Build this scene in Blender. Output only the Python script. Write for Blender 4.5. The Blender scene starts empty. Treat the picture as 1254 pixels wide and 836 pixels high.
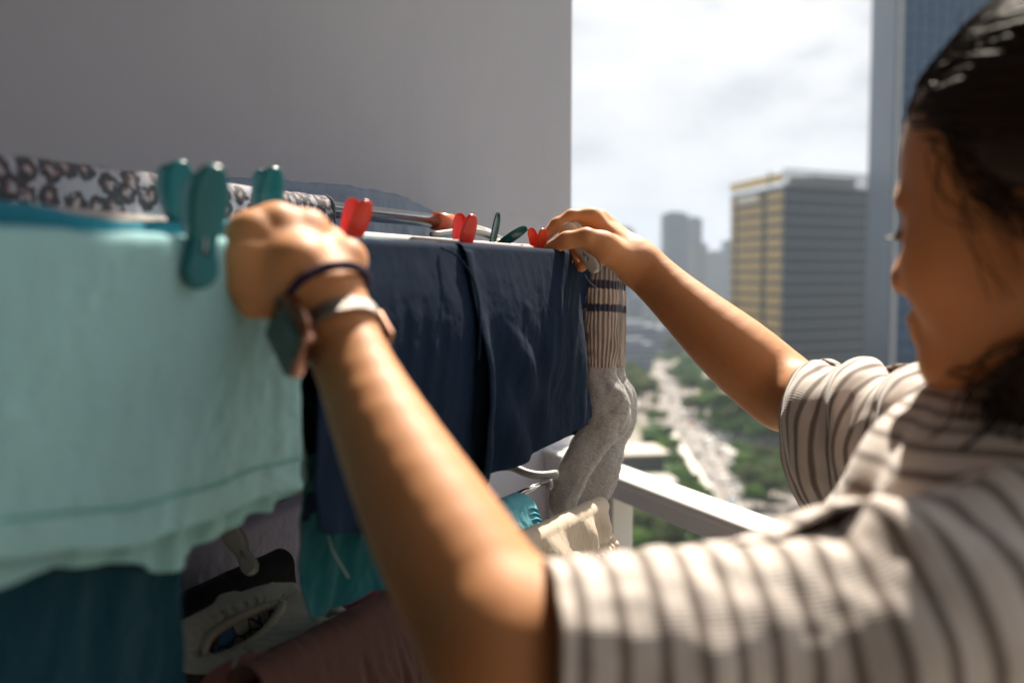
import bpy, math, time
import numpy as np
from mathutils import Vector, Matrix
T0 = time.time()
rng = np.random.default_rng(11)
scene = bpy.context.scene
COL = scene.collection
PI = math.pi
# ------------------------------------------------------------------ camera frame (photo pixels 1254 x 836, 35 mm lens)
FPX = 1219.0
PIT = math.radians(3.9)
CAMZ = 1.45
CP, SP = math.cos(PIT), math.sin(PIT)
def at(px, py, d):
    """world point seen at photo pixel px,py at depth d metres"""
    x = (px - 627) / FPX * d
    yc = -(py - 418) / FPX * d
    return np.array([x, d * CP + yc * SP, CAMZ - d * SP + yc * CP])
def ground(px, py, z):
    """where the ray of a pixel meets the level z"""
    p = at(px, py, 1.0) - np.array([0, 0, CAMZ])
    t = (z - CAMZ) / p[2]
    return np.array([0, 0, CAMZ]) + p * t
# rack frame: u runs along the rods (away from the lens), v across them
RO = at(700, 308, 1.2)
AZ = math.atan((1113 - 627) / FPX)
RU = np.array([math.sin(AZ), math.cos(AZ), 0]); RV = np.array([-math.cos(AZ), math.sin(AZ), 0])
def rk(s, w, z):
    p = RO + s * RU + w * RV
    return np.array([p[0], p[1], z])
def s_of(px, w, z):
    k = (px - 627) / FPX
    bx, by = RO[0] + w * RV[0], RO[1] + w * RV[1]
    return (k * (by * CP - (z - CAMZ) * SP) - bx) / (RU[0] - k * RU[1] * CP)
def z_of(py, s, w):
    Y = RO[1] + s * RU[1] + w * RV[1]
    m = -(py - 418) / FPX
    return CAMZ + Y * (m * CP - SP) / (CP + m * SP)
def sz_of(px, py, w, z0=1.4):
    z = z0
    for _ in range(6):
        s = s_of(px, w, z); z = z_of(py, s, w)
    return s, z
# ------------------------------------------------------------------ noise
def _hash(ix, iy, iz, seed):
    h = (ix * 374761393 + iy * 668265263 + iz * 2147483647 + seed * 974711) & 0xFFFFFFFF
    h = ((h ^ (h >> 13)) * 1274126177) & 0xFFFFFFFF
    h = h ^ (h >> 16)
    return (h & 0xFFFFFF) / float(0xFFFFFF) * 2 - 1
def noise(x, y, z=0.0, seed=0):
    x, y, z = np.broadcast_arrays(np.asarray(x, float), np.asarray(y, float), np.asarray(z, float))
    ix, iy, iz = np.floor(x).astype(np.int64), np.floor(y).astype(np.int64), np.floor(z).astype(np.int64)
    fx, fy, fz = x - ix, y - iy, z - iz
    fx = fx * fx * fx * (fx * (fx * 6 - 15) + 10); fy = fy * fy * fy * (fy * (fy * 6 - 15) + 10); fz = fz * fz * fz * (fz * (fz * 6 - 15) + 10)
    r = 0
    for a in (0, 1):
        for b in (0, 1):
            for c in (0, 1):
                w = (fx if a else 1 - fx) * (fy if b else 1 - fy) * (fz if c else 1 - fz)
                r = r + w * _hash(ix + a, iy + b, iz + c, seed)
    return r
def fbm(x, y, z=0.0, seed=0, o=3):
    r = 0; a = 1.0; f = 1.0
    for i in range(o):
        r = r + a * noise(np.asarray(x) * f, np.asarray(y) * f, np.asarray(z) * f, seed + i * 17); a *= .5; f *= 2.03
    return r
def sstep(a, b, x):
    t = np.clip((np.asarray(x, float) - a) / (b - a), 0, 1)
    return t * t * (3 - 2 * t)
def nrm(v):
    v = np.asarray(v, float); return v / np.linalg.norm(v)
# ------------------------------------------------------------------ scene helpers
def tag(o, label=None, cat=None, group=None, kind=None):
    if label: o['label'] = label
    if cat: o['category'] = cat
    if group: o['group'] = group
    if kind: o['kind'] = kind
    return o
def thing(name, label, cat, loc=(0, 0, 0), group=None, kind=None):
    o = bpy.data.objects.new(name, None); COL.objects.link(o)
    o.location = tuple(loc); o.empty_display_size = .05
    return tag(o, label, cat, group, kind)
def obj(name, v, f, mat, parent=None, smooth=True, uv=None, local=False, mats=None, fm=None):
    """link ONE mesh object; v in world coordinates unless local (then in the parent's)"""
    me = bpy.data.meshes.new(name)
    v = np.asarray(v, float)
    if isinstance(f, np.ndarray):
        n, k = f.shape
        me.vertices.add(len(v)); me.vertices.foreach_set('co', v.ravel())
        me.loops.add(n * k); me.loops.foreach_set('vertex_index', f.ravel().astype(np.int32))
        me.polygons.add(n); me.polygons.foreach_set('loop_start', np.arange(0, n * k, k, dtype=np.int32))
        me.update(calc_edges=True); me.validate()
    else:
        me.from_pydata([tuple(p) for p in v], [], [tuple(int(i) for i in q) for q in f]); me.update()
    if uv is not None:
        uv = np.asarray(uv, float)
        li = np.empty(len(me.loops), np.int32); me.loops.foreach_get('vertex_index', li)
        l = me.uv_layers.new(name='UVMap'); l.data.foreach_set('uv', uv[li].astype(np.float32).ravel())
    for m in (mats or [mat]):
        me.materials.append(m)
    if fm is not None:
        me.polygons.foreach_set('material_index', np.asarray(fm, np.int32))
    if smooth:
        me.polygons.foreach_set('use_smooth', np.ones(len(me.polygons), bool))
    o = bpy.data.objects.new(name, me); COL.objects.link(o)
    if parent is not None:
        o.parent = parent
        if not local:
            if parent.type == 'EMPTY':
                o.matrix_parent_inverse = Matrix.Translation(-parent.location)
    return o
def solidify(o, t, off=-1, sub=0):
    m = o.modifiers.new('thick', 'SOLIDIFY'); m.thickness = t; m.offset = off
    if sub:
        s = o.modifiers.new('sub', 'SUBSURF'); s.levels = sub; s.render_levels = sub
    return o
def bevel(o, w, seg=2):
    m = o.modifiers.new('bev', 'BEVEL'); m.width = w; m.segments = seg; m.limit_method = 'ANGLE'; m.angle_limit = math.radians(35)
    for p in o.data.polygons: p.use_smooth = True
    w2 = o.modifiers.new('wn', 'WEIGHTED_NORMAL'); w2.keep_sharp = True
    return o
class MB:
    def __init__(s): s.v = []; s.f = []; s.m = []
    def add(s, v, f, m=0):
        b = len(s.v); s.v += [tuple(p) for p in v]; s.f += [tuple(int(i) + b for i in q) for q in f]; s.m += [m] * len(f)
    def box(s, c, size, ax=None, m=0):
        c = np.asarray(c, float); ax = np.eye(3) if ax is None else np.asarray(ax, float)
        h = np.asarray(size, float) / 2
        v = [c + sx * h[0] * ax[0] + sy * h[1] * ax[1] + sz * h[2] * ax[2] for sx in (-1, 1) for sy in (-1, 1) for sz in (-1, 1)]
        s.add(v, [(0, 1, 3, 2), (4, 6, 7, 5), (0, 4, 5, 1), (2, 3, 7, 6), (0, 2, 6, 4), (1, 5, 7, 3)], m)
    def prism(s, poly, z0, z1, m=0):
        n = len(poly)
        v = [(p[0], p[1], z0) for p in poly] + [(p[0], p[1], z1) for p in poly]
        a = sum(poly[i][0] * poly[(i + 1) % n][1] - poly[(i + 1) % n][0] * poly[i][1] for i in range(n))
        if a < 0:
            v = [(p[0], p[1], z0) for p in poly[::-1]] + [(p[0], p[1], z1) for p in poly[::-1]]
        s.add(v, [tuple(range(n))[::-1], tuple(range(n, 2 * n))] + [(i, (i + 1) % n, n + (i + 1) % n, n + i) for i in range(n)], m)
    def tube(s, pts, r, n=10, m=0, caps=True):
        v, f = sweep(pts, r, n, caps=caps)[:2]; s.add(v, f, m)
    def build(s, name, mat, parent=None, smooth=False, local=False, mats=None):
        return obj(name, s.v, s.f, mat, parent, smooth, local=local, mats=mats, fm=s.m if mats else None)
def frames(pts, n0=None):
    pts = np.asarray(pts, float)
    t = np.gradient(pts, axis=0); t /= np.linalg.norm(t, axis=1)[:, None] + 1e-12
    n = np.array([0, 0, 1.0]) if n0 is None else np.asarray(n0, float)
    if abs(n @ t[0]) > .95: n = np.array([1.0, 0, 0])
    N = []; 
    for i in range(len(pts)):
        n = n - (n @ t[i]) * t[i]; n = n / (np.linalg.norm(n) + 1e-12); N.append(n)
    N = np.array(N); return t, N, np.cross(t, N)
def sweep(pts, r, n=12, caps=True, n0=None, disp=None, closed=False):
    """tube round a path; r: scalar, list, or (k,2) radii along normal and binormal; returns verts, faces(list), uv (metres)"""
    pts = np.asarray(pts, float); k = len(pts)
    r = np.asarray(r, float)
    if r.ndim == 0: r = np.full((k, 2), float(r))
    elif r.ndim == 1: r = np.stack([r, r], 1)
    t, N, B = frames(pts, n0)
    th = np.linspace(0, 2 * PI, n, endpoint=False)
    c, s_ = np.cos(th), np.sin(th)
    L = np.concatenate([[0], np.cumsum(np.linalg.norm(np.diff(pts, axis=0), axis=1))])
    rad = np.ones((k, n))
    if disp is not None: rad = rad + disp(L[:, None] + 0 * th[None], th[None] + 0 * L[:, None])
    v = pts[:, None] + (rad * c * r[:, :1])[:, :, None] * N[:, None] + (rad * s_ * r[:, 1:])[:, :, None] * B[:, None]
    v = v.reshape(-1, 3)
    f = []
    kk = k if closed else k - 1
    for i in range(kk):
        i2 = (i + 1) % k
        for j in range(n):
            j2 = (j + 1) % n
            f.append((i * n + j, i * n + j2, i2 * n + j2, i2 * n + j))
    if caps and not closed:
        f.append(tuple(range(n))[::-1]); f.append(tuple((k - 1) * n + j for j in range(n)))
    uv = np.stack([np.repeat(L, n), np.tile(th, k) * r.mean()], 1)
    return v, f, uv
def spline(P, n):
    """Catmull-Rom through rows of P (any width)"""
    P = np.asarray(P, float); k = len(P)
    E = np.vstack([2 * P[0] - P[1], P, 2 * P[-1] - P[-2]])
    t = np.linspace(0, k - 1 - 1e-9, n); i = t.astype(int); u = (t - i)[:, None]
    a, b, c, d = E[i], E[i + 1], E[i + 2], E[i + 3]
    return .5 * (2 * b + (c - a) * u + (2 * a - 5 * b + 4 * c - d) * u ** 2 + (3 * b - a - 3 * c + d) * u ** 3)
def grid_faces(na, nb):
    i = np.arange(na - 1)[:, None] * nb + np.arange(nb - 1)[None]
    i = i.ravel()
    return np.stack([i, i + 1, i + nb + 1, i + nb], 1)
# ------------------------------------------------------------------ materials
def new_mat(name):
    m = bpy.data.materials.new(name); m.use_nodes = True
    nt = m.node_tree; b = nt.nodes['Principled BSDF']
    return m, nt, b
def N_(nt, typ, **kw):
    n = nt.nodes.new(typ)
    for k, v in kw.items():
        if k.startswith('i_'):
            n.inputs[int(k[2:])].default_value = v
        else: setattr(n, k, v)
    return n
def math_(nt, op, a, b=None, c=None, clamp=False):
    n = nt.nodes.new('ShaderNodeMath'); n.operation = op; n.use_clamp = clamp
    for i, x in enumerate((a, b, c)):
        if x is None: continue
        if isinstance(x, (int, float)): n.inputs[i].default_value = x
        else: nt.links.new(x, n.inputs[i])
    return n.outputs[0]
def mix_(nt, fac, a, b, blend='MIX'):
    n = nt.nodes.new('ShaderNodeMix'); n.data_type = 'RGBA'; n.blend_type = blend
    for i, x in ((0, fac), (6, a), (7, b)):
        if isinstance(x, (int, float)): n.inputs[i].default_value = x
        elif isinstance(x, (tuple, list)): n.inputs[i].default_value = tuple(x) + ((1,) if len(x) == 3 else ())
        else: nt.links.new(x, n.inputs[i])
    return n.outputs[2]
def noise_(nt, scale, detail=3, rough=.5, vec=None, dist=0):
    n = nt.nodes.new('ShaderNodeTexNoise'); n.inputs['Scale'].default_value = scale; n.inputs['Detail'].default_value = detail
    n.inputs['Roughness'].default_value = rough; n.inputs['Distortion'].default_value = dist
    if vec is None:
        tc = nt.nodes.new('ShaderNodeTexCoord'); vec = tc.outputs['Object']
    nt.links.new(vec, n.inputs['Vector']); return n.outputs['Fac']
def ramp_(nt, fac, stops, interp='LINEAR'):
    n = nt.nodes.new('ShaderNodeValToRGB'); cr = n.color_ramp; cr.interpolation = interp
    while len(cr.elements) > 1: cr.elements.remove(cr.elements[-1])
    cr.elements[0].position = stops[0][0]; c0 = stops[0][1]; cr.elements[0].color = tuple(c0) + (1,)
    for p, c in stops[1:]:
        e = cr.elements.new(p); e.color = tuple(c) + (1,)
    nt.links.new(fac, n.inputs[0]); return n.outputs[0]
def bump_(nt, b, hs):
    """chain of (height socket, strength, distance)"""
    prev = None
    for h, st, di in hs:
        n = nt.nodes.new('ShaderNodeBump'); n.inputs['Strength'].default_value = st; n.inputs['Distance'].default_value = di
        nt.links.new(h, n.inputs['Height'])
        if prev is not None: nt.links.new(prev, n.inputs['Normal'])
        prev = n.outputs[0]
    nt.links.new(prev, b.inputs['Normal'])
def plain(name, col, rough=.5, metal=0, var=.08, vscale=30, bump=0, bscale=200, spec=.5, coat=0, **kw):
    m, nt, b = new_mat(name)
    c = mix_(nt, noise_(nt, vscale, 4), tuple(max(0, x * (1 - var)) for x in col), tuple(min(1, x * (1 + var)) for x in col))
    nt.links.new(c, b.inputs['Base Color'])
    b.inputs['Roughness'].default_value = rough; b.inputs['Metallic'].default_value = metal
    b.inputs['Specular IOR Level'].default_value = spec; b.inputs['Coat Weight'].default_value = coat
    if bump: bump_(nt, b, [(noise_(nt, bscale, 3), bump, .002)])
    for k, v in kw.items(): b.inputs[k].default_value = v
    return m
def fabric(name, col, var=.12, wr=.25, wscale=38, weave=.15, wvs=1400, rough=.92, sheen=.05, trans=0.0, vscale=14):
    m, nt, b = new_mat(name)
    f1 = noise_(nt, vscale, 5, .6); f2 = noise_(nt, 700, 2)
    c = mix_(nt, f1, tuple(x * (1 - var) for x in col), tuple(min(1, x * (1 + var)) for x in col))
    c = mix_(nt, math_(nt, 'MULTIPLY', f2, .35), c, tuple(x * .75 for x in col))
    nt.links.new(c, b.inputs['Base Color'])
    b.inputs['Roughness'].default_value = rough; b.inputs['Specular IOR Level'].default_value = .2
    b.inputs['Sheen Weight'].default_value = sheen; b.inputs['Sheen Roughness'].default_value = .5
    bump_(nt, b, [(noise_(nt, wscale, 4, .55, dist=.6), wr, .006), (noise_(nt, wvs, 2), weave, .0006)])
    if trans:
        out = nt.nodes['Material Output']
        t = nt.nodes.new('ShaderNodeBsdfTranslucent'); nt.links.new(c, t.inputs[0])
        mx = nt.nodes.new('ShaderNodeMixShader'); mx.inputs[0].default_value = trans
        nt.links.new(b.outputs[0], mx.inputs[1]); nt.links.new(t.outputs[0], mx.inputs[2]); nt.links.new(mx.outputs[0], out.inputs[0])
    return m
# ------------------------------------------------------------------ implicit surfaces (smooth unions of tapered limbs), polygonised by surface nets
BIG = 1e3
def smin(a, b, k):
    h = np.maximum(k - np.abs(a - b), 0) / k
    return np.minimum(a, b) - h * h * k * .25
class Cap:
    """tapered capsule; flat=(axis, factor) squeezes the section along that axis"""
    def __init__(s, a, b, ra, rb, flat=None):
        s.a = np.asarray(a, float); s.b = np.asarray(b, float); s.ra = ra; s.rb = rb; s.flat = None
        if flat is not None: s.flat = (nrm(flat[0]), flat[1])
        s.c = (s.a + s.b) / 2; s.br = np.linalg.norm(s.b - s.a) / 2 + max(ra, rb) * 1.05
    def bound(s): return [(s.c, s.br)]
    def ev(s, P, c, R):
        if np.linalg.norm(c - s.c) - s.br > R: return None
        pa = P - s.a; ba = s.b - s.a
        if s.flat is not None:
            n, f = s.flat
            n = n - (n @ ba) / (ba @ ba + 1e-12) * ba; n = n / np.linalg.norm(n)
            pa = pa + (pa @ n)[:, None] * n * (1 / f - 1)
        h = np.clip(pa @ ba / (ba @ ba + 1e-12), 0, 1)
        d = np.linalg.norm(pa - h[:, None] * ba, axis=1) - (s.ra + (s.rb - s.ra) * h)
        return d * (s.flat[1] ** .5 if s.flat is not None else 1)
class Ell:
    def __init__(s, c, r, R=None):
        s.c = np.asarray(c, float); s.r = np.asarray(r, float); s.R = np.eye(3) if R is None else np.asarray(R, float)
        s.br = s.r.max()
    def ev(s, P, c, R):
        if np.linalg.norm(c - s.c) - s.br > R: return None
        q = (P - s.c) @ s.R.T
        k0 = np.linalg.norm(q / s.r, axis=1); k1 = np.linalg.norm(q / s.r ** 2, axis=1)
        return np.where(k1 > 1e-9, k0 * (k0 - 1) / np.maximum(k1, 1e-9), -s.r.min())
class U:
    """smooth union with radius k"""
    def __init__(s, k, *ch): s.k = k; s.ch = list(ch)
    def ev(s, P, c, R):
        r = None
        for x in s.ch:
            d = x.ev(P, c, R)
            if d is None: continue
            r = d if r is None else (smin(r, d, s.k) if s.k > 0 else np.minimum(r, d))
        return r
class Hand:
    """palm joined smoothly to each finger, the fingers kept apart"""
    def __init__(s, palm, fingers, k, kf=.0015): s.p = palm; s.f = fingers; s.k = k; s.kf = kf
    def ev(s, P, c, R):
        dp = s.p.ev(P, c, R); r = dp
        for x in s.f:
            d = x.ev(P, c, R)
            if d is None: continue
            if dp is not None: d = smin(dp, d, s.k)
            r = d if r is None else np.minimum(r, d)
        return r
class Sub:
    def __init__(s, a, b, k): s.a = a; s.b = b; s.k = k
    def ev(s, P, c, R):
        d = s.a.ev(P, c, R)
        if d is None: return None
        e = s.b.ev(P, c, R)
        if e is None: return d
        return -smin(-d, e, s.k)
class Fn:
    """shape post-processed by a function of (d, P)"""
    def __init__(s, a, fn): s.a = a; s.fn = fn
    def ev(s, P, c, R):
        d = s.a.ev(P, c, R)
        return None if d is None else s.fn(d, P)
def sdf_mesh(F, lo, hi, h, B=22, marg=.05):
    lo = np.asarray(lo, float); hi = np.asarray(hi, float)
    nb = np.ceil((hi - lo) / (h * B)).astype(int)
    half = h * B * math.sqrt(3) / 2
    gi = np.arange(B + 1)
    loc = np.stack(np.meshgrid(gi, gi, gi, indexing='ij'), -1).reshape(-1, 3)
    S = nb * B + 2
    def key(ix): return (ix[..., 0] * S[1] + ix[..., 1]) * S[2] + ix[..., 2]
    VK = []; VP = []; EK = [[], [], []]; ES = [[], [], []]
    for bx in range(nb[0]):
        for by in range(nb[1]):
            for bz in range(nb[2]):
                o = np.array([bx, by, bz]) * B
                c = lo + (o + B / 2) * h
                dc = F.ev(c[None], c, half + marg)
                if dc is None or abs(dc[0]) > half * 1.5 + marg: continue
                P = lo + (o + loc) * h
                d = F.ev(P, c, half + marg)
                if d is None: continue
                D = d.reshape(B + 1, B + 1, B + 1); s = D < 0
                if s.all() or not s.any(): continue
                cs = [D[a:B + a, b:B + b, g:B + g] for a in (0, 1) for b in (0, 1) for g in (0, 1)]
                st = np.stack([x < 0 for x in cs]); n = st.sum(0)
                act = np.argwhere((n > 0) & (n < 8))
                ci = act
                corner = np.array([(a, b, g) for a in (0, 1) for b in (0, 1) for g in (0, 1)])
                dv = np.stack([x[tuple(ci.T)] for x in cs], 1)
                acc = np.zeros((len(ci), 3)); cnt = np.zeros(len(ci))
                for i in range(8):
                    for j in range(i + 1, 8):
                        if np.abs(corner[i] - corner[j]).sum() != 1: continue
                        m = (dv[:, i] < 0) != (dv[:, j] < 0)
                        t = dv[:, i] / (dv[:, i] - dv[:, j] + 1e-20)
                        p = corner[i] + t[:, None] * (corner[j] - corner[i])
                        acc[m] += p[m]; cnt[m] += 1
                VP.append(lo + (o + ci + acc / cnt[:, None]) * h); VK.append(key(o + ci))
                for ax in range(3):
                    sl0 = [slice(0, B)] * 3; sl1 = [slice(0, B)] * 3; sl1[ax] = slice(1, B + 1)
                    a = s[tuple(sl0)]; b = s[tuple(sl1)]
                    e = np.argwhere(a != b); EK[ax].append(o + e); ES[ax].append(a[tuple(e.T)])
    VK = np.concatenate(VK); VP = np.concatenate(VP)
    od = np.argsort(VK); VK = VK[od]; VP = VP[od]
    FS = []
    for ax in range(3):
        e = np.concatenate(EK[ax]); sg = np.concatenate(ES[ax])
        u, w = (ax + 1) % 3, (ax + 2) % 3
        eu = np.zeros(3, int); eu[u] = 1; ew = np.zeros(3, int); ew[w] = 1
        q = [key(e - eu - ew), key(e - ew), key(e), key(e - eu)]
        idx = []; ok = np.ones(len(e), bool)
        for k in q:
            i = np.clip(np.searchsorted(VK, k), 0, len(VK) - 1); ok &= VK[i] == k; idx.append(i)
        fq = np.stack(idx, 1)[ok]; sg = sg[ok]
        fq[~sg] = fq[~sg][:, ::-1]
        FS.append(fq)
    return VP, np.concatenate(FS)
def smooth_mesh(v, f, it=3, lam=.5):
    e = np.concatenate([f[:, [0, 1]], f[:, [1, 2]], f[:, [2, 3]], f[:, [3, 0]]])
    for _ in range(it):
        acc = np.zeros_like(v); n = np.zeros(len(v))
        for a, b in ((0, 1), (1, 0)):
            for k in range(3): acc[:, k] += np.bincount(e[:, a], v[e[:, b], k], len(v))
            n += np.bincount(e[:, a], minlength=len(v))
        v = v + lam * (acc / np.maximum(n, 1)[:, None] - v)
    return v
# ------------------------------------------------------------------ camera, light, sky
cam = bpy.data.cameras.new('camera'); cam.lens = 35; cam.sensor_width = 36; cam.clip_start = .02; cam.clip_end = 9000
cam.dof.use_dof = True; cam.dof.focus_distance = 1.13; cam.dof.aperture_fstop = 3.3; cam.dof.aperture_blades = 0
camo = bpy.data.objects.new('camera', cam); COL.objects.link(camo); camo.location = (0, 0, CAMZ); camo.rotation_euler = (PI / 2 - PIT, 0, 0)
scene.camera = camo
SUN_AZ, SUN_EL = math.radians(19.8), math.radians(52)
sun = bpy.data.lights.new('sun', 'SUN'); sun.energy = 5.0; sun.angle = math.radians(.6); sun.color = (1, .90, .76)
suno = bpy.data.objects.new('sun', sun); COL.objects.link(suno)
sd = Vector((math.sin(SUN_AZ) * math.cos(SUN_EL), math.cos(SUN_AZ) * math.cos(SUN_EL), math.sin(SUN_EL)))
suno.rotation_euler = sd.to_track_quat('Z', 'Y').to_euler()
w = bpy.data.worlds.new('World'); scene.world = w; w.use_nodes = True
nt = w.node_tree; bg = nt.nodes['Background']; bg.inputs[1].default_value = .1
sky = nt.nodes.new('ShaderNodeTexSky'); sky.sky_type = 'NISHITA'; sky.sun_disc = False; sky.sun_elevation = SUN_EL; sky.sun_rotation = SUN_AZ
sky.dust_density = 3; sky.air_density = 1.2
tc = nt.nodes.new('ShaderNodeTexCoord'); sp = nt.nodes.new('ShaderNodeSeparateXYZ'); nt.links.new(tc.outputs['Generated'], sp.inputs[0])
zz = math_(nt, 'ADD', math_(nt, 'MAXIMUM', sp.outputs[2], 0), .35)
cb = nt.nodes.new('ShaderNodeCombineXYZ')
nt.links.new(math_(nt, 'DIVIDE', sp.outputs[0], zz), cb.inputs[0]); nt.links.new(math_(nt, 'DIVIDE', sp.outputs[1], zz), cb.inputs[1])
n1 = noise_(nt, 2.3, 6, .52, cb.outputs[0], .35); n2 = noise_(nt, 5.5, 5, .55, cb.outputs[0], .2)
cl = math_(nt, 'ADD', math_(nt, 'MULTIPLY', n1, .75), math_(nt, 'MULTIPLY', n2, .25))
shade = ramp_(nt, cl, [(.42, (4.75, 4.7, 4.6)), (.50, (4.15, 4.15, 4.15)), (.575, (2.85, 2.95, 3.1)), (.68, (2.2, 2.33, 2.55))])
cover = ramp_(nt, n1, [(.12, (.72,) * 3), (.45, (.95,) * 3)])
hz = math_(nt, 'SUBTRACT', 1, math_(nt, 'MULTIPLY', math_(nt, 'ABSOLUTE', sp.outputs[2]), 3.2), clamp=True)
cm = mix_(nt, cover, sky.outputs[0], shade)
cm = mix_(nt, math_(nt, 'MULTIPLY', hz, .85), cm, (2.9, 3.08, 3.35))
# clouds are brightest round the sun and dimmer on the far side of the sky
dt = nt.nodes.new('ShaderNodeVectorMath'); dt.operation = 'DOT_PRODUCT'; nt.links.new(tc.outputs['Generated'], dt.inputs[0]); dt.inputs[1].default_value = tuple(sd)
gain = nt.nodes.new('ShaderNodeMapRange'); gain.interpolation_type = 'SMOOTHSTEP'; nt.links.new(dt.outputs['Value'], gain.inputs[0])
gain.inputs[1].default_value = -.35; gain.inputs[2].default_value = .62; gain.inputs[3].default_value = .42; gain.inputs[4].default_value = 1.0
vs = nt.nodes.new('ShaderNodeVectorMath'); vs.operation = 'SCALE'; nt.links.new(cm, vs.inputs[0]); nt.links.new(gain.outputs[0], vs.inputs['Scale'])
nt.links.new(vs.outputs[0], bg.inputs[0])
scene.view_settings.view_transform = 'Standard'; scene.view_settings.look = 'None'; scene.view_settings.gamma = 1
scene.view_settings.exposure = 1.22
cy = scene.cycles; cy.use_denoising = True; cy.denoiser = 'OPENIMAGEDENOISE'; cy.max_bounces = 7; cy.diffuse_bounces = 4; cy.transparent_max_bounces = 8
cy.volume_bounces = 0; cy.use_adaptive_sampling = True; cy.adaptive_threshold = .015; cy.sample_clamp_indirect = 6; cy.caustics_reflective = False; cy.caustics_refractive = False
# ------------------------------------------------------------------ balcony
n_out = nrm([.92, .39, 0]); r_dir = np.array([-n_out[1], n_out[0], 0])       # outward normal, and along the rail away from the lens
RP = at(970, 657, 1.33); RAILZ = RP[2]
RP = np.array([RP[0], RP[1], 0])
def bal(a, o, z):           # a metres along the rail, o metres outward of it
    p = RP + a * r_dir + o * n_out; return np.array([p[0], p[1], z])
def ceil_mat(): return plain('painted_ceiling', (.20, .19, .185), .9, bump=.1)
def conc():
    m, nt, b = new_mat('painted_plaster')
    f = noise_(nt, 1.6, 6, .6); g = noise_(nt, 22, 5, .65)
    c = mix_(nt, f, (.59, .61, .715), (.65, .67, .775)); c = mix_(nt, math_(nt, 'MULTIPLY', g, .35), c, (.57, .58, .66))
    tc = nt.nodes.new('ShaderNodeTexCoord'); mp = nt.nodes.new('ShaderNodeMapping'); nt.links.new(tc.outputs['Object'], mp.inputs[0]); mp.inputs['Scale'].default_value = (9, 9, .7)
    st = ramp_(nt, noise_(nt, 1.3, 4, .6, mp.outputs[0]), [(.55, (0,) * 3), (.72, (1,) * 3)])
    c = mix_(nt, math_(nt, 'MULTIPLY', st, .22), c, (.48, .48, .53))
    nv = nt.nodes.new('ShaderNodeTexNoise'); nv.inputs['Scale'].default_value = 5; nv.inputs['Detail'].default_value = 5; nt.links.new(tc.outputs['Object'], nv.inputs['Vector'])
    va = nt.nodes.new('ShaderNodeVectorMath'); va.operation = 'MULTIPLY_ADD'; nt.links.new(nv.outputs['Color'], va.inputs[0]); va.inputs[1].default_value = (.35,) * 3; nt.links.new(tc.outputs['Object'], va.inputs[2])
    vo = nt.nodes.new('ShaderNodeTexVoronoi'); vo.feature = 'DISTANCE_TO_EDGE'; vo.inputs['Scale'].default_value = 1.5; nt.links.new(va.outputs[0], vo.inputs['Vector'])
    ck = math_(nt, 'MULTIPLY', math_(nt, 'LESS_THAN', vo.outputs['Distance'], .0035), ramp_(nt, noise_(nt, 1.1, 2), [(.54, (0,) * 3), (.60, (1,) * 3)]))
    c = mix_(nt, math_(nt, 'MULTIPLY', ck, .07), c, (.30, .29, .30))
    pt = ramp_(nt, noise_(nt, 2.2, 3, .5, dist=1.2), [(.56, (0,) * 3), (.58, (1,) * 3)])
    c = mix_(nt, math_(nt, 'MULTIPLY', pt, .10), c, (.70, .70, .76))
    nt.links.new(c, b.inputs['Base Color']); b.inputs['Roughness'].default_value = .85
    bump_(nt, b, [(noise_(nt, 6, 4), .25, .01), (noise_(nt, 160, 3), .08, .002)]); return m
M_conc = conc()
WA = at(701, 300, 1.98)                                                     # outer end of the partition wall
ax_w = np.array([n_out, r_dir, [0, 0, 1.0]])
def wall_box(name, label, cat, c, size, mat, kind=None):
    b = MB(); b.box(c, size, ax_w); o = b.build(name, mat); tag(o, label, cat, None, kind); bevel(o, .006); return o
c = WA - n_out * 1.6 + r_dir * .075
wall_box('partition_wall', 'smooth grey painted wall closing off the far end of the balcony', 'wall', [c[0], c[1], 1.6], (3.2, .15, 3.6), M_conc)
c = bal(-1.0, -1.0, 0); tag(wall_box('balcony_floor', None, None, [c[0], c[1], -.1], (2.5, 8, .2), plain('floor_tile', (.16, .145, .135), .5, bump=.1)), kind='structure')
c = bal(-1.0, -1.2, 0); tag(wall_box('balcony_ceiling', None, None, [c[0], c[1], 3.06], (2.3, 8, .2), ceil_mat()), kind='structure')
c = bal(-1.0, -1.33, 0); wall_box('house_wall', 'dark grey plastered house wall along the inner side of the balcony', 'wall', [c[0], c[1], 1.6], (.2, 8, 3.2), plain('house_plaster', (.085, .08, .078), .9, bump=.2))
c = bal(-3.0, -1.0, 0); wall_box('light_block_wall', 'unseen plastered wall added behind the woman to block sky light', 'wall', [c[0], c[1], 1.6], (2.3, .15, 3.2), plain('light_block_plaster', (.36, .31, .28), .9, bump=.2))  # out of view, added to cut the sky behind and bounce warm light
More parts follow.
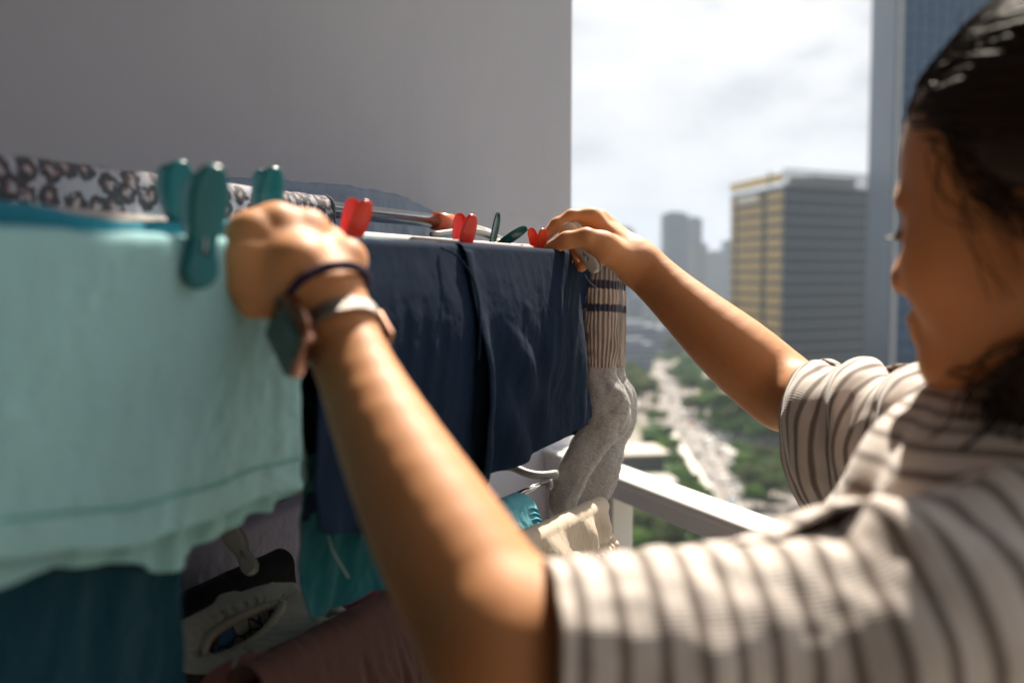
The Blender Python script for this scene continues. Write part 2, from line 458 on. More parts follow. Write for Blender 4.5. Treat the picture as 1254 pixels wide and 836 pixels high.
# balcony railing
M_alu = plain('powder_coated_aluminium', (.80, .78, .75), .38, var=.04, bump=.03, bscale=500)
M_aluside = M_alu
rail = thing('balcony_railing', 'white powder coated metal handrail with square post beside the hanging sock', 'railing', bal(0, 0, 0))
prof = [(-.03, -.038), (.03, -.038), (.03, -.012), (.034, -.008), (.034, .0), (.030, .004), (-.004, .004), (-.008, 0), (-.012, 0), (-.016, .004), (-.030, .004), (-.034, 0), (-.034, -.008), (-.03, -.012)]
La = (WA - bal(0, 0, 0)) @ r_dir
v = []; 
for a in (-4.2, La):
    for (o, z) in prof: v.append(bal(a, o, RAILZ + z))
n = len(prof); f = [(i, (i + 1) % n, n + (i + 1) % n, n + i) for i in range(n)] + [tuple(range(n))[::-1], tuple(range(n, 2 * n))]
bevel(obj('handrail', v, f, M_alu, rail), .0022)
_aa = np.linspace(0, La, 400); _px = [627 + FPX * bal(a, 0, 0)[0] / (bal(a, 0, 0)[1] * CP - (1.0 - CAMZ) * SP) for a in _aa]
ap = float(_aa[int(np.argmin(np.abs(np.array(_px) - 755)))])
for i in range(3):
    b = MB(); b.box(bal(ap - i * 1.7, 0, RAILZ / 2 - .021), (.042, .046, RAILZ - .042), ax_w); bevel(b.build('post', M_alu, rail), .003)
b = MB(); b.box(bal(-1.2, 0, .12), (.03, 6.0, .03), ax_w); bevel(b.build('bottom_rail', M_alu, rail), .003)
b = MB(); b.box(bal(La - .03, -.0, RAILZ / 2 - .021), (.05, .055, RAILZ - .042), ax_w); bevel(b.build('post', M_alu, rail), .003)
b = MB(); b.box(bal((ap + La) / 2, -.006, .6), (.012, La - ap - .12, .86), ax_w); bevel(b.build('infill_panel', plain('white_panel', (.66, .65, .65), .45, var=.03), rail), .003)
# ------------------------------------------------------------------ drying rack
M_steel = plain('chrome', (.80, .80, .80), .12, 1.0, var=.03)
M_wrod = plain('white_coated_rod', (.74, .70, .69), .4, var=.06)
M_grey = plain('grey_bracket_plastic', (.36, .36, .34), .45, var=.06)
M_orange = plain('orange_plastic', (.72, .13, .04), .3, var=.05, **{'Subsurface Weight': .2, 'Subsurface Radius': (.01, .004, .002)})
rack = thing('drying_rack', 'metal folding clothes airer crowded with hanging laundry', 'drying rack', rk(-.4, .2, 0))
ZF = RO[2] - .006
S0 = -.80
def rod(name, w, z, r, s1, mat, s0=S0):
    b = MB(); b.tube([rk(s0, w, z), rk((s0 + s1) / 2, w, z), rk(s1, w, z)], r, 14); return b.build(name, mat, rack, True)
WB = .185
SC, ZC = sz_of(545, 272, WB)
rod('front_rod', 0, ZF - .004, .0045, .14, M_wrod)
W2 = .028
Z2 = z_of(296, s_of(520, W2, 1.48), W2)
rod('rod', W2, Z2, .0042, .14, plain('pink_grey_rod', (.36, .29, .29), .6, var=.12, vscale=90), -.36)
W3 = .075
Z3 = Z2 + .004
rod('rod', W3, Z3, .0045, .10, M_wrod)
rod('rod', .13, Z3 + .002, .0045, .06, M_wrod)
rod('back_rail', WB, ZC, .0088, SC, M_steel)
b = MB(); b.tube([rk(SC - .03, WB, ZC), rk(SC + .016, WB, ZC), rk(SC + .018, WB, ZC - .001)], [.0115, .0115, .010], 18)
b.build('joint_sleeve', M_orange, rack, True)
# end frame: chrome bar from the joint down to the rod ends, hooks and legs
pe = rk(SC + .012, WB, ZC)
b = MB(); b.tube(spline([pe, rk(SC + .10, WB - .02, ZC - .012), rk(.06, .11, Z3 + .0), rk(.13, .06, ZF - .005), rk(.14, -.004, ZF - .004)], 22), .0065, 12)
b.build('end_bar', plain('beige_bracket', (.46, .40, .33), .4, var=.06), rack, True)
b = MB(); b.tube(spline([rk(SC - .10, WB - .03, ZC - .02), rk(SC - .02, WB - .045, ZC - .012), rk(SC + .04, WB - .05, ZC - .016), rk(SC + .085, WB - .055, ZC - .026)], 20), .0035, 10)
b.build('support_wire', M_grey, rack, True)
for w in (.0, W3, .13):
    b = MB(); b.tube([rk(.10 - w * .3, w, Z3 - .004), rk(.118 - w * .3, w, Z3 - .004)], .0075, 12); b.build('rod_cap', M_grey, rack, True)
ZL = 1.15
SLG = s_of(585, .05, 1.2)
for (s, w, ds) in ((SLG, .05, .0), (SLG, .38, .0), (-.78, .05, 0), (-.78, .36, 0)):
    b = MB(); b.tube([rk(s, w, 0.0), rk(s, w, ZL), rk(s + ds, w * .4 + .04, ZF - .03)], .009, 12); b.build('leg', M_wrod, rack, True)
for s in (SLG, -.78):
    b = MB(); b.tube([rk(s, .05, .25), rk(s, .36, .25)], .007, 10); b.build('cross_brace', M_wrod, rack, True)
# the grey bracket seen under the shorts and its silver arm
def pd(px, py, d): return at(px, py, d)
b = MB()
c_ = [pd(612, 571, 1.30), pd(628, 572, 1.29), pd(645, 579, 1.28), pd(662, 582, 1.28), pd(682, 580, 1.29)]
v, f, _ = sweep(spline(c_, 24), [.0055] * 24, 10); b.add(v, f)
b.tube([pd(672, 586, 1.28), pd(673, 597, 1.28)], .005, 10)
b.build('lower_bracket', M_grey, rack, True)
b = MB(); b.tube([pd(632, 606, 1.22), pd(676, 586, 1.285)], .0036, 12); b.build('lower_arm', M_steel, rack, True)
b = MB(); b.tube(spline([pd(680, 584, 1.40), pd(706, 594, 1.40), pd(728, 602, 1.38), pd(738, 598, 1.37)], 16), .0045, 10); b.build('lower_arm', M_wrod, rack, True)
b = MB(); b.tube([pd(736, 588, 1.37), pd(737, 604, 1.37)], .0075, 14); b.build('rod_cap', M_wrod, rack, True)
# ------------------------------------------------------------------ hanging cloth
def drape(name, label, cat, mat, w, ztop, pxl, pxr, front, back=.12, r=.0055, na=140, nbf=110, amp=.004, freq=55, fine=.0012, bulge=.004, seed=0, thick=.0013,
          slantr=None, slantl=None, sag=0, group=None, hemroll=.003, pxz=None, billow=0.0, lift=None, extra=None):
    """a cloth folded over a rod at cross position w: front(a) and back are drop lengths in metres, or front may give a pixel row of the hem"""
    z0 = ztop
    sl = s_of(pxl, w, z0); sr = s_of(pxr, w, z0)
    a = np.linspace(0, 1, na)
    s_top = sl + (sr - sl) * a
    fr = np.array([front(x) for x in a]) if callable(front) else np.full(na, front)
    if pxz:                                                   # hem given as photo rows
        fr = z0 - np.array([z_of(fr[i], s_top[i], w - .01) for i in range(na)])
    bk = np.array([back(x) for x in a]) if callable(back) else np.full(na, back)
    nbk, nr = int(nbf * .45), 10
    B = []
    for i in range(nbk): B.append(('b', 1 - i / nbk))
    for i in range(nr + 1): B.append(('r', i / nr))
    for i in range(1, nbf): B.append(('f', i / (nbf - 1)))
    V = np.zeros((na, len(B), 3)); UV = np.zeros((na, len(B), 2))
    zlift = np.zeros(na) if lift is None else np.array([lift(x) for x in a])
    for j, (t, q) in enumerate(B):
        if t == 'b': d = bk * q; W = np.full(na, w + r); Z = z0 - d; k = d; sgn = 1
        elif t == 'r':
            ang = PI * q; W = np.full(na, w + r * math.cos(ang)); Z = np.full(na, z0 + r * math.sin(ang)); k = np.zeros(na); sgn = 1 - 2 * q; va = np.full(na, r * PI * (.5 - q))
        else: d = fr * q; W = np.full(na, w - r); Z = z0 - d; k = d; sgn = -1
        s = s_top.copy()
        if t == 'f':
            if slantr: s = s + slantr(q) * a
            if slantl: s = s + slantl(q) * (1 - a)
        grow = sstep(0, .09, k)
        m = noise(s * freq, k * 5.0 + 3, 0, seed) + .5 * noise(s * freq * 2.1 + k * 12, k * 9, 1, seed + 3)
        m2 = fbm(s * 90 + k * 40, k * 70 - s * 30, 0, seed + 9, 3)
        W = W + sgn * bulge * np.sin(np.minimum(k / .16, 1) * PI * .8) + amp * m * grow + fine * m2 * (.35 + .65 * grow) * (1 if t != 'r' else .3)
        if billow: W = W + billow * noise(s * 9, k * 8, 2, seed + 5) * grow
        Z = Z + fine * .6 * noise(s * 60, 7, 1, seed + 2) + sag * 4 * (a - .5) ** 2 * 0 + zlift
        if t == 'f' and q > .93: W = W + hemroll * (q - .93) / .07 * noise(s * freq * 1.3, 11, 0, seed + 7)
        V[:, j, 0] = RO[0] + s * RU[0] + W * RV[0]; V[:, j, 1] = RO[1] + s * RU[1] + W * RV[1]; V[:, j, 2] = Z
        UV[:, j, 0] = s; UV[:, j, 1] = va if t == 'r' else (-k - r * PI / 2 if t == 'f' else k + r * PI / 2)
    if extra is not None: V = extra(V, a, B)
    o = obj(name, V.reshape(-1, 3), grid_faces(na, len(B)), mat, uv=UV.reshape(-1, 2))
    if thick: solidify(o, thick, 0)
    tag(o, label, cat, group)
    return o
def px_curve(pts):
    P = np.array(sorted(pts), float)
    return lambda x: np.interp(x, P[:, 0], P[:, 1])
def hem_line(o, V):
    pass
# --- mint T-shirt in front
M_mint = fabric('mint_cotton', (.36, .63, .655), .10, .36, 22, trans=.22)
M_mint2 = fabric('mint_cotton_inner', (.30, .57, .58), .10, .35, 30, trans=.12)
ZM = ZF - .005
hem = px_curve([(0, 690), (.30, 672), (.40, 668), (.55, 650), (.68, 634), (.80, 615), (.90, 606), (1, 598)])
drape('mint_shirt', 'pale mint green shirt hung over the front rod under the fist', 'shirt', M_mint, 0, ZM, -70, 350, lambda x: hem(x), .16, pxz=True, amp=.0028, freq=26, fine=.0009, seed=3, bulge=.003, billow=.0045, na=220, nbf=150)
hem2 = px_curve([(0, 700), (.40, 690), (.5, 704), (.56, 700), (.62, 672), (.70, 652), (.8, 632), (.9, 624), (1, 600)])
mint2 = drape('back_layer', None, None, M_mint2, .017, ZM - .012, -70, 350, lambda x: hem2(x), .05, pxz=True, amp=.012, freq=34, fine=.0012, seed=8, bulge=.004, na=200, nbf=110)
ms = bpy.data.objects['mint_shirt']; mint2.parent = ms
b = MB()
# hem stitch band of the mint shirt follows its lower edge
def band_on(o, q0, q1, na, nb_front, off, name, mat):
    me = o.data; co = np.empty(len(me.vertices) * 3); me.vertices.foreach_get('co', co); co = co.reshape(na, -1, 3)
    nb = co.shape[1]; j0 = nb - nb_front + int(q0 * (nb_front - 1)); j1 = nb - nb_front + int(q1 * (nb_front - 1))
    sub = co[:, j0:j1 + 1].copy(); sub -= off * RV
    h = obj(name, sub.reshape(-1, 3), grid_faces(na, j1 - j0 + 1), mat, o); solidify(h, .0009, 0); return h
band_on(ms, .865, .885, 220, 149, .0014, 'hem_stitching', fabric('mint_stitch', (.17, .42, .39), .1, .2))
# --- layers seen just above the mint shirt
M_teal = fabric('teal_jersey', (.012, .155, .225), .15, .25, 34)
WT = .042
zt = z_of(263, s_of(100, WT, 1.5), WT) - .004
drape('teal_towel', 'deep teal cloth whose thin edge shows above the mint shirt', 'towel', fabric('teal_terry', (.02, .21, .30), .2, .5, 240), WT, zt, -70, 292, .10, .12, seed=12, na=120, nbf=60, r=.004, lift=lambda x: .003 * math.sin(x * 9))
WP = .10
zp = z_of(255, s_of(60, WP, 1.5), WP) - .0035
drape('pink_towel', 'pale pink cloth edge lying between teal cloth and leopard print', 'towel', fabric('pink_cotton', (.52, .36, .38), .1, .25), WP, zp, -70, 205, .06, .12, seed=14, na=90, nbf=50, r=.0035)
drape('grey_towel', 'greyish beige cloth edge between the pink and teal cloths', 'towel', fabric('greige_cotton', (.42, .40, .36), .1, .25), .07, z_of(260, s_of(60, .07, 1.5), .07) - .003, -70, 215, .06, .12, seed=15, na=90, nbf=50, r=.003)
# --- leopard print on the chrome rail
def leopard():
    m, nt, b = new_mat('leopard_print')
    tc = nt.nodes.new('ShaderNodeTexCoord')
    nz = nt.nodes.new('ShaderNodeTexNoise'); nz.inputs['Scale'].default_value = 130; nz.inputs['Detail'].default_value = 2; nt.links.new(tc.outputs['UV'], nz.inputs['Vector'])
    vm = nt.nodes.new('ShaderNodeVectorMath'); vm.operation = 'MULTIPLY_ADD'; nt.links.new(nz.outputs['Color'], vm.inputs[0]); vm.inputs[1].default_value = (.011, .011, 0); nt.links.new(tc.outputs['UV'], vm.inputs[2])
    vo = nt.nodes.new('ShaderNodeTexVoronoi'); vo.voronoi_dimensions = '2D'; vo.inputs['Scale'].default_value = 56; vo.inputs['Randomness'].default_value = .95; nt.links.new(vm.outputs[0], vo.inputs['Vector'])
    d = vo.outputs['Distance']
    gap = noise_(nt, 120, 2, .5, tc.outputs['UV'])
    sc = nt.nodes.new('ShaderNodeSeparateColor'); nt.links.new(vo.outputs['Color'], sc.inputs[0])
    rad = math_(nt, 'ADD', math_(nt, 'MULTIPLY', sc.outputs[0], .12), .48)
    dn = math_(nt, 'DIVIDE', d, rad)
    ring = ramp_(nt, dn, [(0, (.29, .27, .31)), (.25, (.29, .26, .29)), (.34, (.16, .065, .06)), (.42, (.13, .06, .06)), (.48, (.030, .030, .042)), (.93, (.034, .034, .046)), (1.0, (.31, .295, .345))])
    g = ramp_(nt, gap, [(.33, (1,) * 3), (.37, (0,) * 3)])
    c = mix_(nt, g, ring, (.31, .295, .345))
    nt.links.new(c, b.inputs['Base Color']); b.inputs['Roughness'].default_value = .9; b.inputs['Sheen Weight'].default_value = .2
    bump_(nt, b, [(noise_(nt, 60, 4), .3, .004)]); return m
drape('leopard_garment', 'grey and black leopard print garment wrapped over the chrome rail', 'clothing', leopard(), WB, ZC + .001, -70, 396, .10, .16, r=.0115, seed=21, na=200, nbf=80, fine=.0012, amp=.002)
b = MB(); hc = [rk(s_of(396, WB, ZC), WB + .0125 * math.cos(t), ZC + .0125 * math.sin(t)) for t in np.linspace(-.1, PI + .1, 14)]
hc = [rk(s_of(396, WB, ZC), WB + .0125, ZC - .06)] + hc + [rk(s_of(396, WB, ZC), WB - .0125, ZC - .06)]
b.tube(hc, .0022, 8); bl = b.build('hem_piping', fabric('piping', (.09, .09, .11)), bpy.data.objects['leopard_garment'], True)
# --- pale blue cloth beyond
M_blue = fabric('pale_blue_check', (.20, .25, .33), .25, .6, 26, vscale=40)
WC = .34
zc = z_of(229, s_of(330, WC, 1.6), WC)
tp = px_curve([(0, 229), (.25, 229), (.42, 232), (.58, 241), (.70, 258), (.84, 283), (1, 312)])
def tlift(x):
    px = 230 + (590 - 230) * x; s = s_of(px, WC, zc); return z_of(tp(x), s, WC) - zc
drape('blue_shirt', 'pale blue checked shirt hanging behind the chrome rail', 'shirt', M_blue, WC, zc, 230, 590, .22, .2, r=.012, seed=31, amp=.008, freq=40, fine=.002, lift=tlift, na=150, nbf=60)
# --- navy shorts
def navy_mat():
    m = fabric('navy_jersey', (.0058, .0165, .040), .18, .05, 26, weave=.2, wvs=1700, sheen=.0, vscale=24)
    m.node_tree.nodes['Principled BSDF'].inputs['Specular IOR Level'].default_value = .1
    return m
M_navy = navy_mat()
shorts = thing('navy_shorts', 'dark navy blue jersey shorts draped over the front rod', 'shorts', rk(-.2, 0, 0))
ZN = ZF
def leg_sheet(name, pxl, pxr, hem, back, seed, depth, slr, sll, edge_r=0, edge_l=0, na=150, nbf=150, wo=0.0, amp=.0022, zt=0, fold=None, bulge=.012):
    """front of one leg: near side curves away at the outer edge, far layer closes it below"""
    def extra(V, a, B):
        for j, (t, q) in enumerate(B):
            if t != 'f': continue
            g = sstep(0, .5, q)
            e = np.zeros(len(a))
            if edge_r: e += edge_r * np.clip((a - .66) / .34, 0, 1) ** 2
            if edge_l: e += edge_l * np.clip((.30 - a) / .30, 0, 1) ** 2
            V[:, j, :2] += (g * e)[:, None] * RV[:2]
            if fold is not None:
                d = fold(a, q)
                V[:, j, :2] -= d[:, None] * RV[:2]
        return V
    o = drape(name, None, None, M_navy, wo, ZN + zt, pxl, pxr, hem, back, pxz=True, seed=seed, amp=amp, freq=30, fine=.00045, bulge=bulge, billow=.007,
              slantr=slr, slantl=sll, na=na, nbf=nbf, extra=extra, r=.0055)
    o.parent = shorts; o.matrix_parent_inverse = Matrix.Translation(-shorts.location)
    return o
hl = px_curve([(0, 652), (.35, 655), (.6, 640), (.8, 600), (1, 575)])
hr = px_curve([(0, 598), (.10, 594), (.25, 582), (.45, 560), (.70, 541), (1, 520)])
def fold_l(a, q): return .004 * float(sstep(.2, .6, q)) * np.exp(-((a - .985) / .02) ** 2) - .003 * float(sstep(.2, .6, q)) * np.exp(-((a - .93) / .03) ** 2)
leg_sheet('left_leg', 366, 572, lambda x: hl(x), .15, 41, .02, lambda q: .015 * q, None, fold=fold_l)
def fold_r(a, q): return (.002 + .008 * float(sstep(.25, .7, q))) * np.exp(-((a - .02) / .035) ** 2) - .014 * np.exp(-((a - .14) / .06) ** 2) * sstep(.25, .6, q) + .004 * np.sin((a - q * .5) * 26) * np.exp(-((a - .3) / .2) ** 2) * sstep(.3, .5, q)
leg_sheet('right_leg', 560, 694, lambda x: hr(x), .15, 43, .02, lambda q: .125 * q ** .85, lambda q: .02 * q, edge_r=.02, zt=.0008, wo=-.004, fold=fold_r)
hb = px_curve([(0, 585), (.2, 577), (.5, 556), (.8, 540), (1, 524)])
leg_sheet('back_layer', 574, 718, lambda x: hb(x), .05, 47, .02, lambda q: .10 * q, lambda q: .03 * q, wo=.02, zt=-.012, bulge=-.01)
hb2 = px_curve([(0, 640), (1, 600)])
leg_sheet('back_layer', 372, 590, lambda x: hb2(x), .05, 49, .02, None, None, wo=.024, zt=-.012, bulge=-.01, na=90, nbf=70)
# unseen panels added flat across the rods to keep sun off the lower laundry
def across(name, mat, par, sa, sb, wa, wb, z, seed):
    ns, nw = 80, 40; S = np.linspace(sa, sb, ns)[:, None] + np.zeros((1, nw)); Wd = np.linspace(wa, wb, nw)[None] + np.zeros((ns, 1))
    Z = z + .002 * noise(S * 30, Wd * 30, 0, seed) - .004 * np.sin((Wd - wa) / (wb - wa) * PI * 3) ** 2
    Vv = np.stack([RO[0] + S * RU[0] + Wd * RV[0], RO[1] + S * RU[1] + Wd * RV[1], Z], -1)
    o = obj(name, Vv.reshape(-1, 3), grid_faces(ns, nw), mat, par); solidify(o, .0014, 0); return o
across('navy_sun_block', M_navy, shorts, -.32, .11, .012, .31, ZF + .0035, 5)
across('mint_sun_block', M_mint, ms, -.74, -.32, .004, .30, ZF - .002, 6)
# seam cord running from the rod down between the legs
sp_ = [(556, 303), (566, 312), (577, 335), (583, 356), (585, 380), (584, 405), (581, 440)]
pts = []
for k, (x, y) in enumerate(sp_):
    s, z = sz_of(x, y, -.020 - .004 * (k > 1)); pts.append(rk(s, -.0075 if k == 0 else (-.014 if k == 1 else -.021 - .0012 * k), z))
v, f, _ = sweep(spline(pts, 60), .0010, 8, disp=lambda L, th: .25 * np.sin(L * 900 + th)); obj('seam_cord', v, f, M_navy, shorts)
# little loose thread
v, f, _ = sweep(spline([at(716, 336, 1.16), at(722, 345, 1.155), at(728, 350, 1.15), at(734, 355, 1.15)], 20), .0004, 5); obj('loose_thread', v, f, plain('thread', (.6, .6, .6), .8), shorts)
# ------------------------------------------------------------------ striped socks (in focus)
def sock_mat():
    m, nt, b = new_mat('ribbed_sock_knit')
    tc = nt.nodes.new('ShaderNodeTexCoord'); sp = nt.nodes.new('ShaderNodeSeparateXYZ'); nt.links.new(tc.outputs['UV'], sp.inputs[0])
    u, v = sp.outputs[0], sp.outputs[1]
    uj = math_(nt, 'ADD', u, math_(nt, 'MULTIPLY', math_(nt, 'SUBTRACT', noise_(nt, 500, 2), .5), .006))
    L = .33
    st = [(0, (.36, .31, .29)), (.030, (.38, .33, .30)), (.074, (.035, .042, .085)), (.108, (.58, .49, .41)), (.168, (.035, .042, .09)), (.200, (.56, .47, .40)), (.43, (.45, .42, .40)), (.46, (.42, .41, .40))]
    base = ramp_(nt, math_(nt, 'DIVIDE', uj, L), st, 'CONSTANT')
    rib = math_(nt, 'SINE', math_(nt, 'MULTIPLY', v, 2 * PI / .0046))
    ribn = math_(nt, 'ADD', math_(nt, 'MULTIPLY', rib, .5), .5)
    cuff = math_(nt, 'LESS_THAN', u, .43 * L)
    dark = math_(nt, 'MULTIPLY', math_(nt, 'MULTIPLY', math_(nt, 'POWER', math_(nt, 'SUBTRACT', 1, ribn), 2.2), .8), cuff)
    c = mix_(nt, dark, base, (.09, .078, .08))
    hn = noise_(nt, 620, 4, .7)
    hea = ramp_(nt, hn, [(.32, (.20, .19, .195)), (.52, (.44, .43, .42)), (.72, (.66, .65, .63))])
    c = mix_(nt, math_(nt, 'MULTIPLY', math_(nt, 'SUBTRACT', 1, cuff), .75), c, hea)
    c = mix_(nt, .22, c, hea, 'SOFT_LIGHT')
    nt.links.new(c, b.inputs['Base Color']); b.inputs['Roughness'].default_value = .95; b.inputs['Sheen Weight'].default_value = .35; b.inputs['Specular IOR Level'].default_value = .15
    bump_(nt, b, [(math_(nt, 'MULTIPLY', ribn, cuff), .9, .0016), (noise_(nt, 900, 3, .7), .6, .0012), (noise_(nt, 60, 4), .3, .004)])
    return m
M_sock = sock_mat()
M_fluff = plain('loose_yarn', (.55, .54, .52), .9)
def sock(label, P, seed):
    """P rows: px, py, depth, half width px, half thickness m"""
    P = spline(P, 150)
    c = np.array([at(p[0], p[1], p[2]) for p in P]); ru = np.array([p[3] * p[2] / FPX for p in P]); rt = P[:, 4]
    t, N, B = frames(c, [1, 0, 0])
    n = 72
    th = np.linspace(0, 2 * PI, n, endpoint=False)
    L = np.concatenate([[0], np.cumsum(np.linalg.norm(np.diff(c, axis=0), axis=1))])
    V = []; UV = []
    for i in range(len(c)):
        cuff = L[i] < .43 * .33
        end = min(1, math.sqrt(max(0, 1 - max(0, (i - 138) / 11.5) ** 2)))
        ca, sa = np.cos(th), np.sin(th)
        ca = np.sign(ca) * np.abs(ca) ** .9
        w = (.06 if cuff else .13) * noise(L[i] * 42, np.cos(th) * 1.5, np.sin(th) * 1.5, seed) + (.03 if cuff else .055) * fbm(L[i] * 110, np.cos(th) * 3, np.sin(th) * 3, seed + 4, 3)
        ribd = .035 * np.sin(th * ru[i] / .0046 * 2 * PI * .9) if cuff else 0
        r = 1 + w + ribd
        V.append(c[i] + (ca * r * ru[i] * end)[:, None] * N[i] + (sa * r * rt[i] * end)[:, None] * B[i])
        UV.append(np.stack([np.full(n, L[i]), np.cumsum(np.full(n, 2 * PI / n)) * .022 + 0 * th], 1))
    V = np.concatenate(V); UV = np.concatenate(UV)
    f = []
    for i in range(len(c) - 1):
        for j in range(n): f.append((i * n + j, (i + 1) * n + j, (i + 1) * n + (j + 1) % n, i * n + (j + 1) % n))
    f.append(tuple((len(c) - 1) * n + j for j in range(n))[::-1])
    o = obj('striped_sock', V, f, M_sock, uv=UV); tag(o, label, 'sock', 'socks at the end of the front rod')
    # loose yarn ends and fuzz
    r2 = np.random.default_rng(seed); b = MB()
    for k in range(190):
        i = r2.integers(3, 146); j = r2.integers(0, n); p = V[i * n + j]; nn = nrm(p - c[i] + 1e-9)
        ln = r2.uniform(.0008, .0028) if k > 9 else r2.uniform(.005, .010)
        a = nrm(nn + r2.normal(0, .5, 3)); q = nrm(a + r2.normal(0, .8, 3))
        b.tube(spline([p - nn * .0005, p + a * ln * .5, p + a * ln * .7 + q * ln * .5], 5), .00014 if k > 9 else .0003, 4)
    tag(b.build('loose_yarn', M_fluff, o, True), kind='stuff')
    return o
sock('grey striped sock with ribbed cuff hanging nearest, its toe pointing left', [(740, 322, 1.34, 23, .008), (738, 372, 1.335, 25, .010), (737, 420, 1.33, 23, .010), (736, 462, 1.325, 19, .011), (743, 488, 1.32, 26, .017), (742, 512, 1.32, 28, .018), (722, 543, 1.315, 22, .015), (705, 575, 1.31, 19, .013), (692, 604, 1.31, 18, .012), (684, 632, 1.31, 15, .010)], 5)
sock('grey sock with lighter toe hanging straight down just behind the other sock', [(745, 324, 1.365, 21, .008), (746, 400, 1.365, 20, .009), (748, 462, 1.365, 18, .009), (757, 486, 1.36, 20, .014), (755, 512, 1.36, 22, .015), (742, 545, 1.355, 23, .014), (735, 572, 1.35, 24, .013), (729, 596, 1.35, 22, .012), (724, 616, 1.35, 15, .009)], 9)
# ------------------------------------------------------------------ clothes pegs
def peg_mat(name, col, sss=0): return plain(name, col, .26, var=.05, vscale=60, coat=.05, spec=.4, **{'Subsurface Weight': sss, 'Subsurface Radius': (.006, .003, .002)})
M_pteal = peg_mat('teal_peg_plastic', (.002, .145, .175)); M_pred = peg_mat('red_peg_plastic', (.68, .035, .018), .15); M_pwhite = peg_mat('white_peg_plastic', (.60, .58, .52), .1)
M_porange = peg_mat('orange_red_peg_plastic', (.75, .07, .03), .15); M_pgrey = peg_mat('greyish_peg_plastic', (.34, .33, .31)); M_pgreen = peg_mat('dark_green_peg_plastic', (.012, .10, .09))
M_spring = plain('spring_steel', (.55, .54, .52), .25, 1.0)
def peg_half(sgn, ang):
    """half a peg: x across the paddle, z along it (jaw below, grip above), sgn = side in y"""
    rows, nc = 64, 15
    z = np.linspace(-.0285, .0385, rows)
    zk = np.array([-.0285, -.0275, -.025, -.021, -.016, -.010, -.004, .0, .005, .013, .022, .030, .035, .0375, .0385]); wk = 1.22 * np.array([.0004, .0030, .0052, .0066, .0069, .0060, .0052, .0053, .0064, .0075, .0077, .0068, .0052, .0030, .0004])
    w = np.interp(z, zk, wk)
    yk = np.where(z < 0, .0035 + z * .085, .0035 + np.tan(ang) * z)
    V = []; 
    for side in (0, 1):
        for i in range(rows):
            for x in np.linspace(-1, 1, nc):
                e = math.sqrt(max(0, 1 - x * x)); e = e ** .55
                endf = min(1, max(.05, min(z[i] + .0285, .0385 - z[i]) / .002)) ** .5
                if side: 
                    y = yk[i] + .0034 * e * endf
                    if .018 < z[i] < .034: y += .0004 * math.sin((z[i] - .018) / .0022 * 2 * PI) * e
                    if abs(x) < .2 and -.012 < z[i] < -.001: y -= .0012
                else:
                    y = yk[i] + .0004
                    if z[i] > .004: y += .0019 * max(0, 1 - (x / .82) ** 6) * sstep(.004, .007, z[i]) * (1 - sstep(.0355, .0375, z[i]))
                V.append((x * w[i], sgn * y, z[i]))
    f = []
    n = rows * nc
    for s_ in (0, 1):
        for i in range(rows - 1):
            for j in range(nc - 1):
                a, b, c, d = s_ * n + i * nc + j, s_ * n + i * nc + j + 1, s_ * n + (i + 1) * nc + j + 1, s_ * n + (i + 1) * nc + j
                q = (a, b, c, d)
                f.append(q if (s_ == 0) == (sgn > 0) else q[::-1])
    ring = [i * nc for i in range(rows)], [i * nc + nc - 1 for i in range(rows)]
    for k, R in enumerate(ring):
        for i in range(rows - 1):
            q = (R[i], R[i + 1], n + R[i + 1], n + R[i]); f.append(q if (k == 0) == (sgn > 0) else q[::-1])
    for R, fl in (([j for j in range(nc)], 0), ([(rows - 1) * nc + j for j in range(nc)], 1)):
        for j in range(nc - 1):
            q = (R[j], n + R[j], n + R[j + 1], R[j + 1]); f.append(q if (fl == 0) == (sgn > 0) else q[::-1])
    return np.array(V), f
_pegc = {}
def peg(label, mat, org, X, Y, Z, ang=13, scale=1.0, group=None):
    t = thing('clothes_peg', label, 'clothes peg', org, group)
    X = nrm(X); Z = nrm(np.asarray(Z, float)); Y = nrm(np.cross(Z, X)); X = np.cross(Y, Z)
    t.rotation_euler = Matrix((X, Y, Z)).transposed().to_euler(); t.scale = (scale * (1.18 if mat is M_pteal else 1.06), scale, scale)
    for sg in (-1, 1):
        k = (sg, ang, mat.name)
        if k not in _pegc:
            v, f = peg_half(sg, math.radians(ang)); o = obj('peg_half', v, f, mat, t, True, local=True); _pegc[k] = o.data
        else:
            o = bpy.data.objects.new('peg_half', _pegc[k]); COL.objects.link(o); o.parent = t
    b = MB(); th = np.linspace(0, 2 * PI * 3, 60)
    b.tube(np.stack([-.0022 + th / (6 * PI) * .0044, .0026 * np.cos(th), .0026 * np.sin(th)], 1), .00055, 6)
    for sg in (-1, 1):
        b.tube([(0, sg * .0070, -.0095), (0, sg * .0074, -.006), (0, sg * .0066, -.001), (0, sg * .003, .001)], .0006, 6)
    b.build('spring', M_spring, t, True, local=True)
    return t
def up(tilt_s=0, tilt_w=0): return np.array([0, 0, 1.0]) + tilt_s * RU + tilt_w * RV
G_ = 'pegs clipped along the upper rods'
def rodpeg(label, mat, px, py, w, ts=0, tw=0, ang=13, sc=1.0, yaw=0):
    yaw = yaw - .45
    s, z = sz_of(px, py, w); c, s_ = math.cos(yaw), math.sin(yaw)
    return peg(label, mat, rk(s, w, z), RU * c + RV * s_, RV, up(ts, tw), ang, sc, G_)
rodpeg('large teal clothes peg gripping the mint shirt, its paddle hanging over the front', M_pteal, 247, 291, -.0135, .17, .02, 12, 1.02, -.12)
rodpeg('teal clothes peg just behind the one on the mint shirt', M_pteal, 221, 268, .045, -.05, .1, 8, .92)
rodpeg('teal clothes peg poking up directly above the fist', M_pteal, 328, 263, .045, .06, .02, 10, .86)
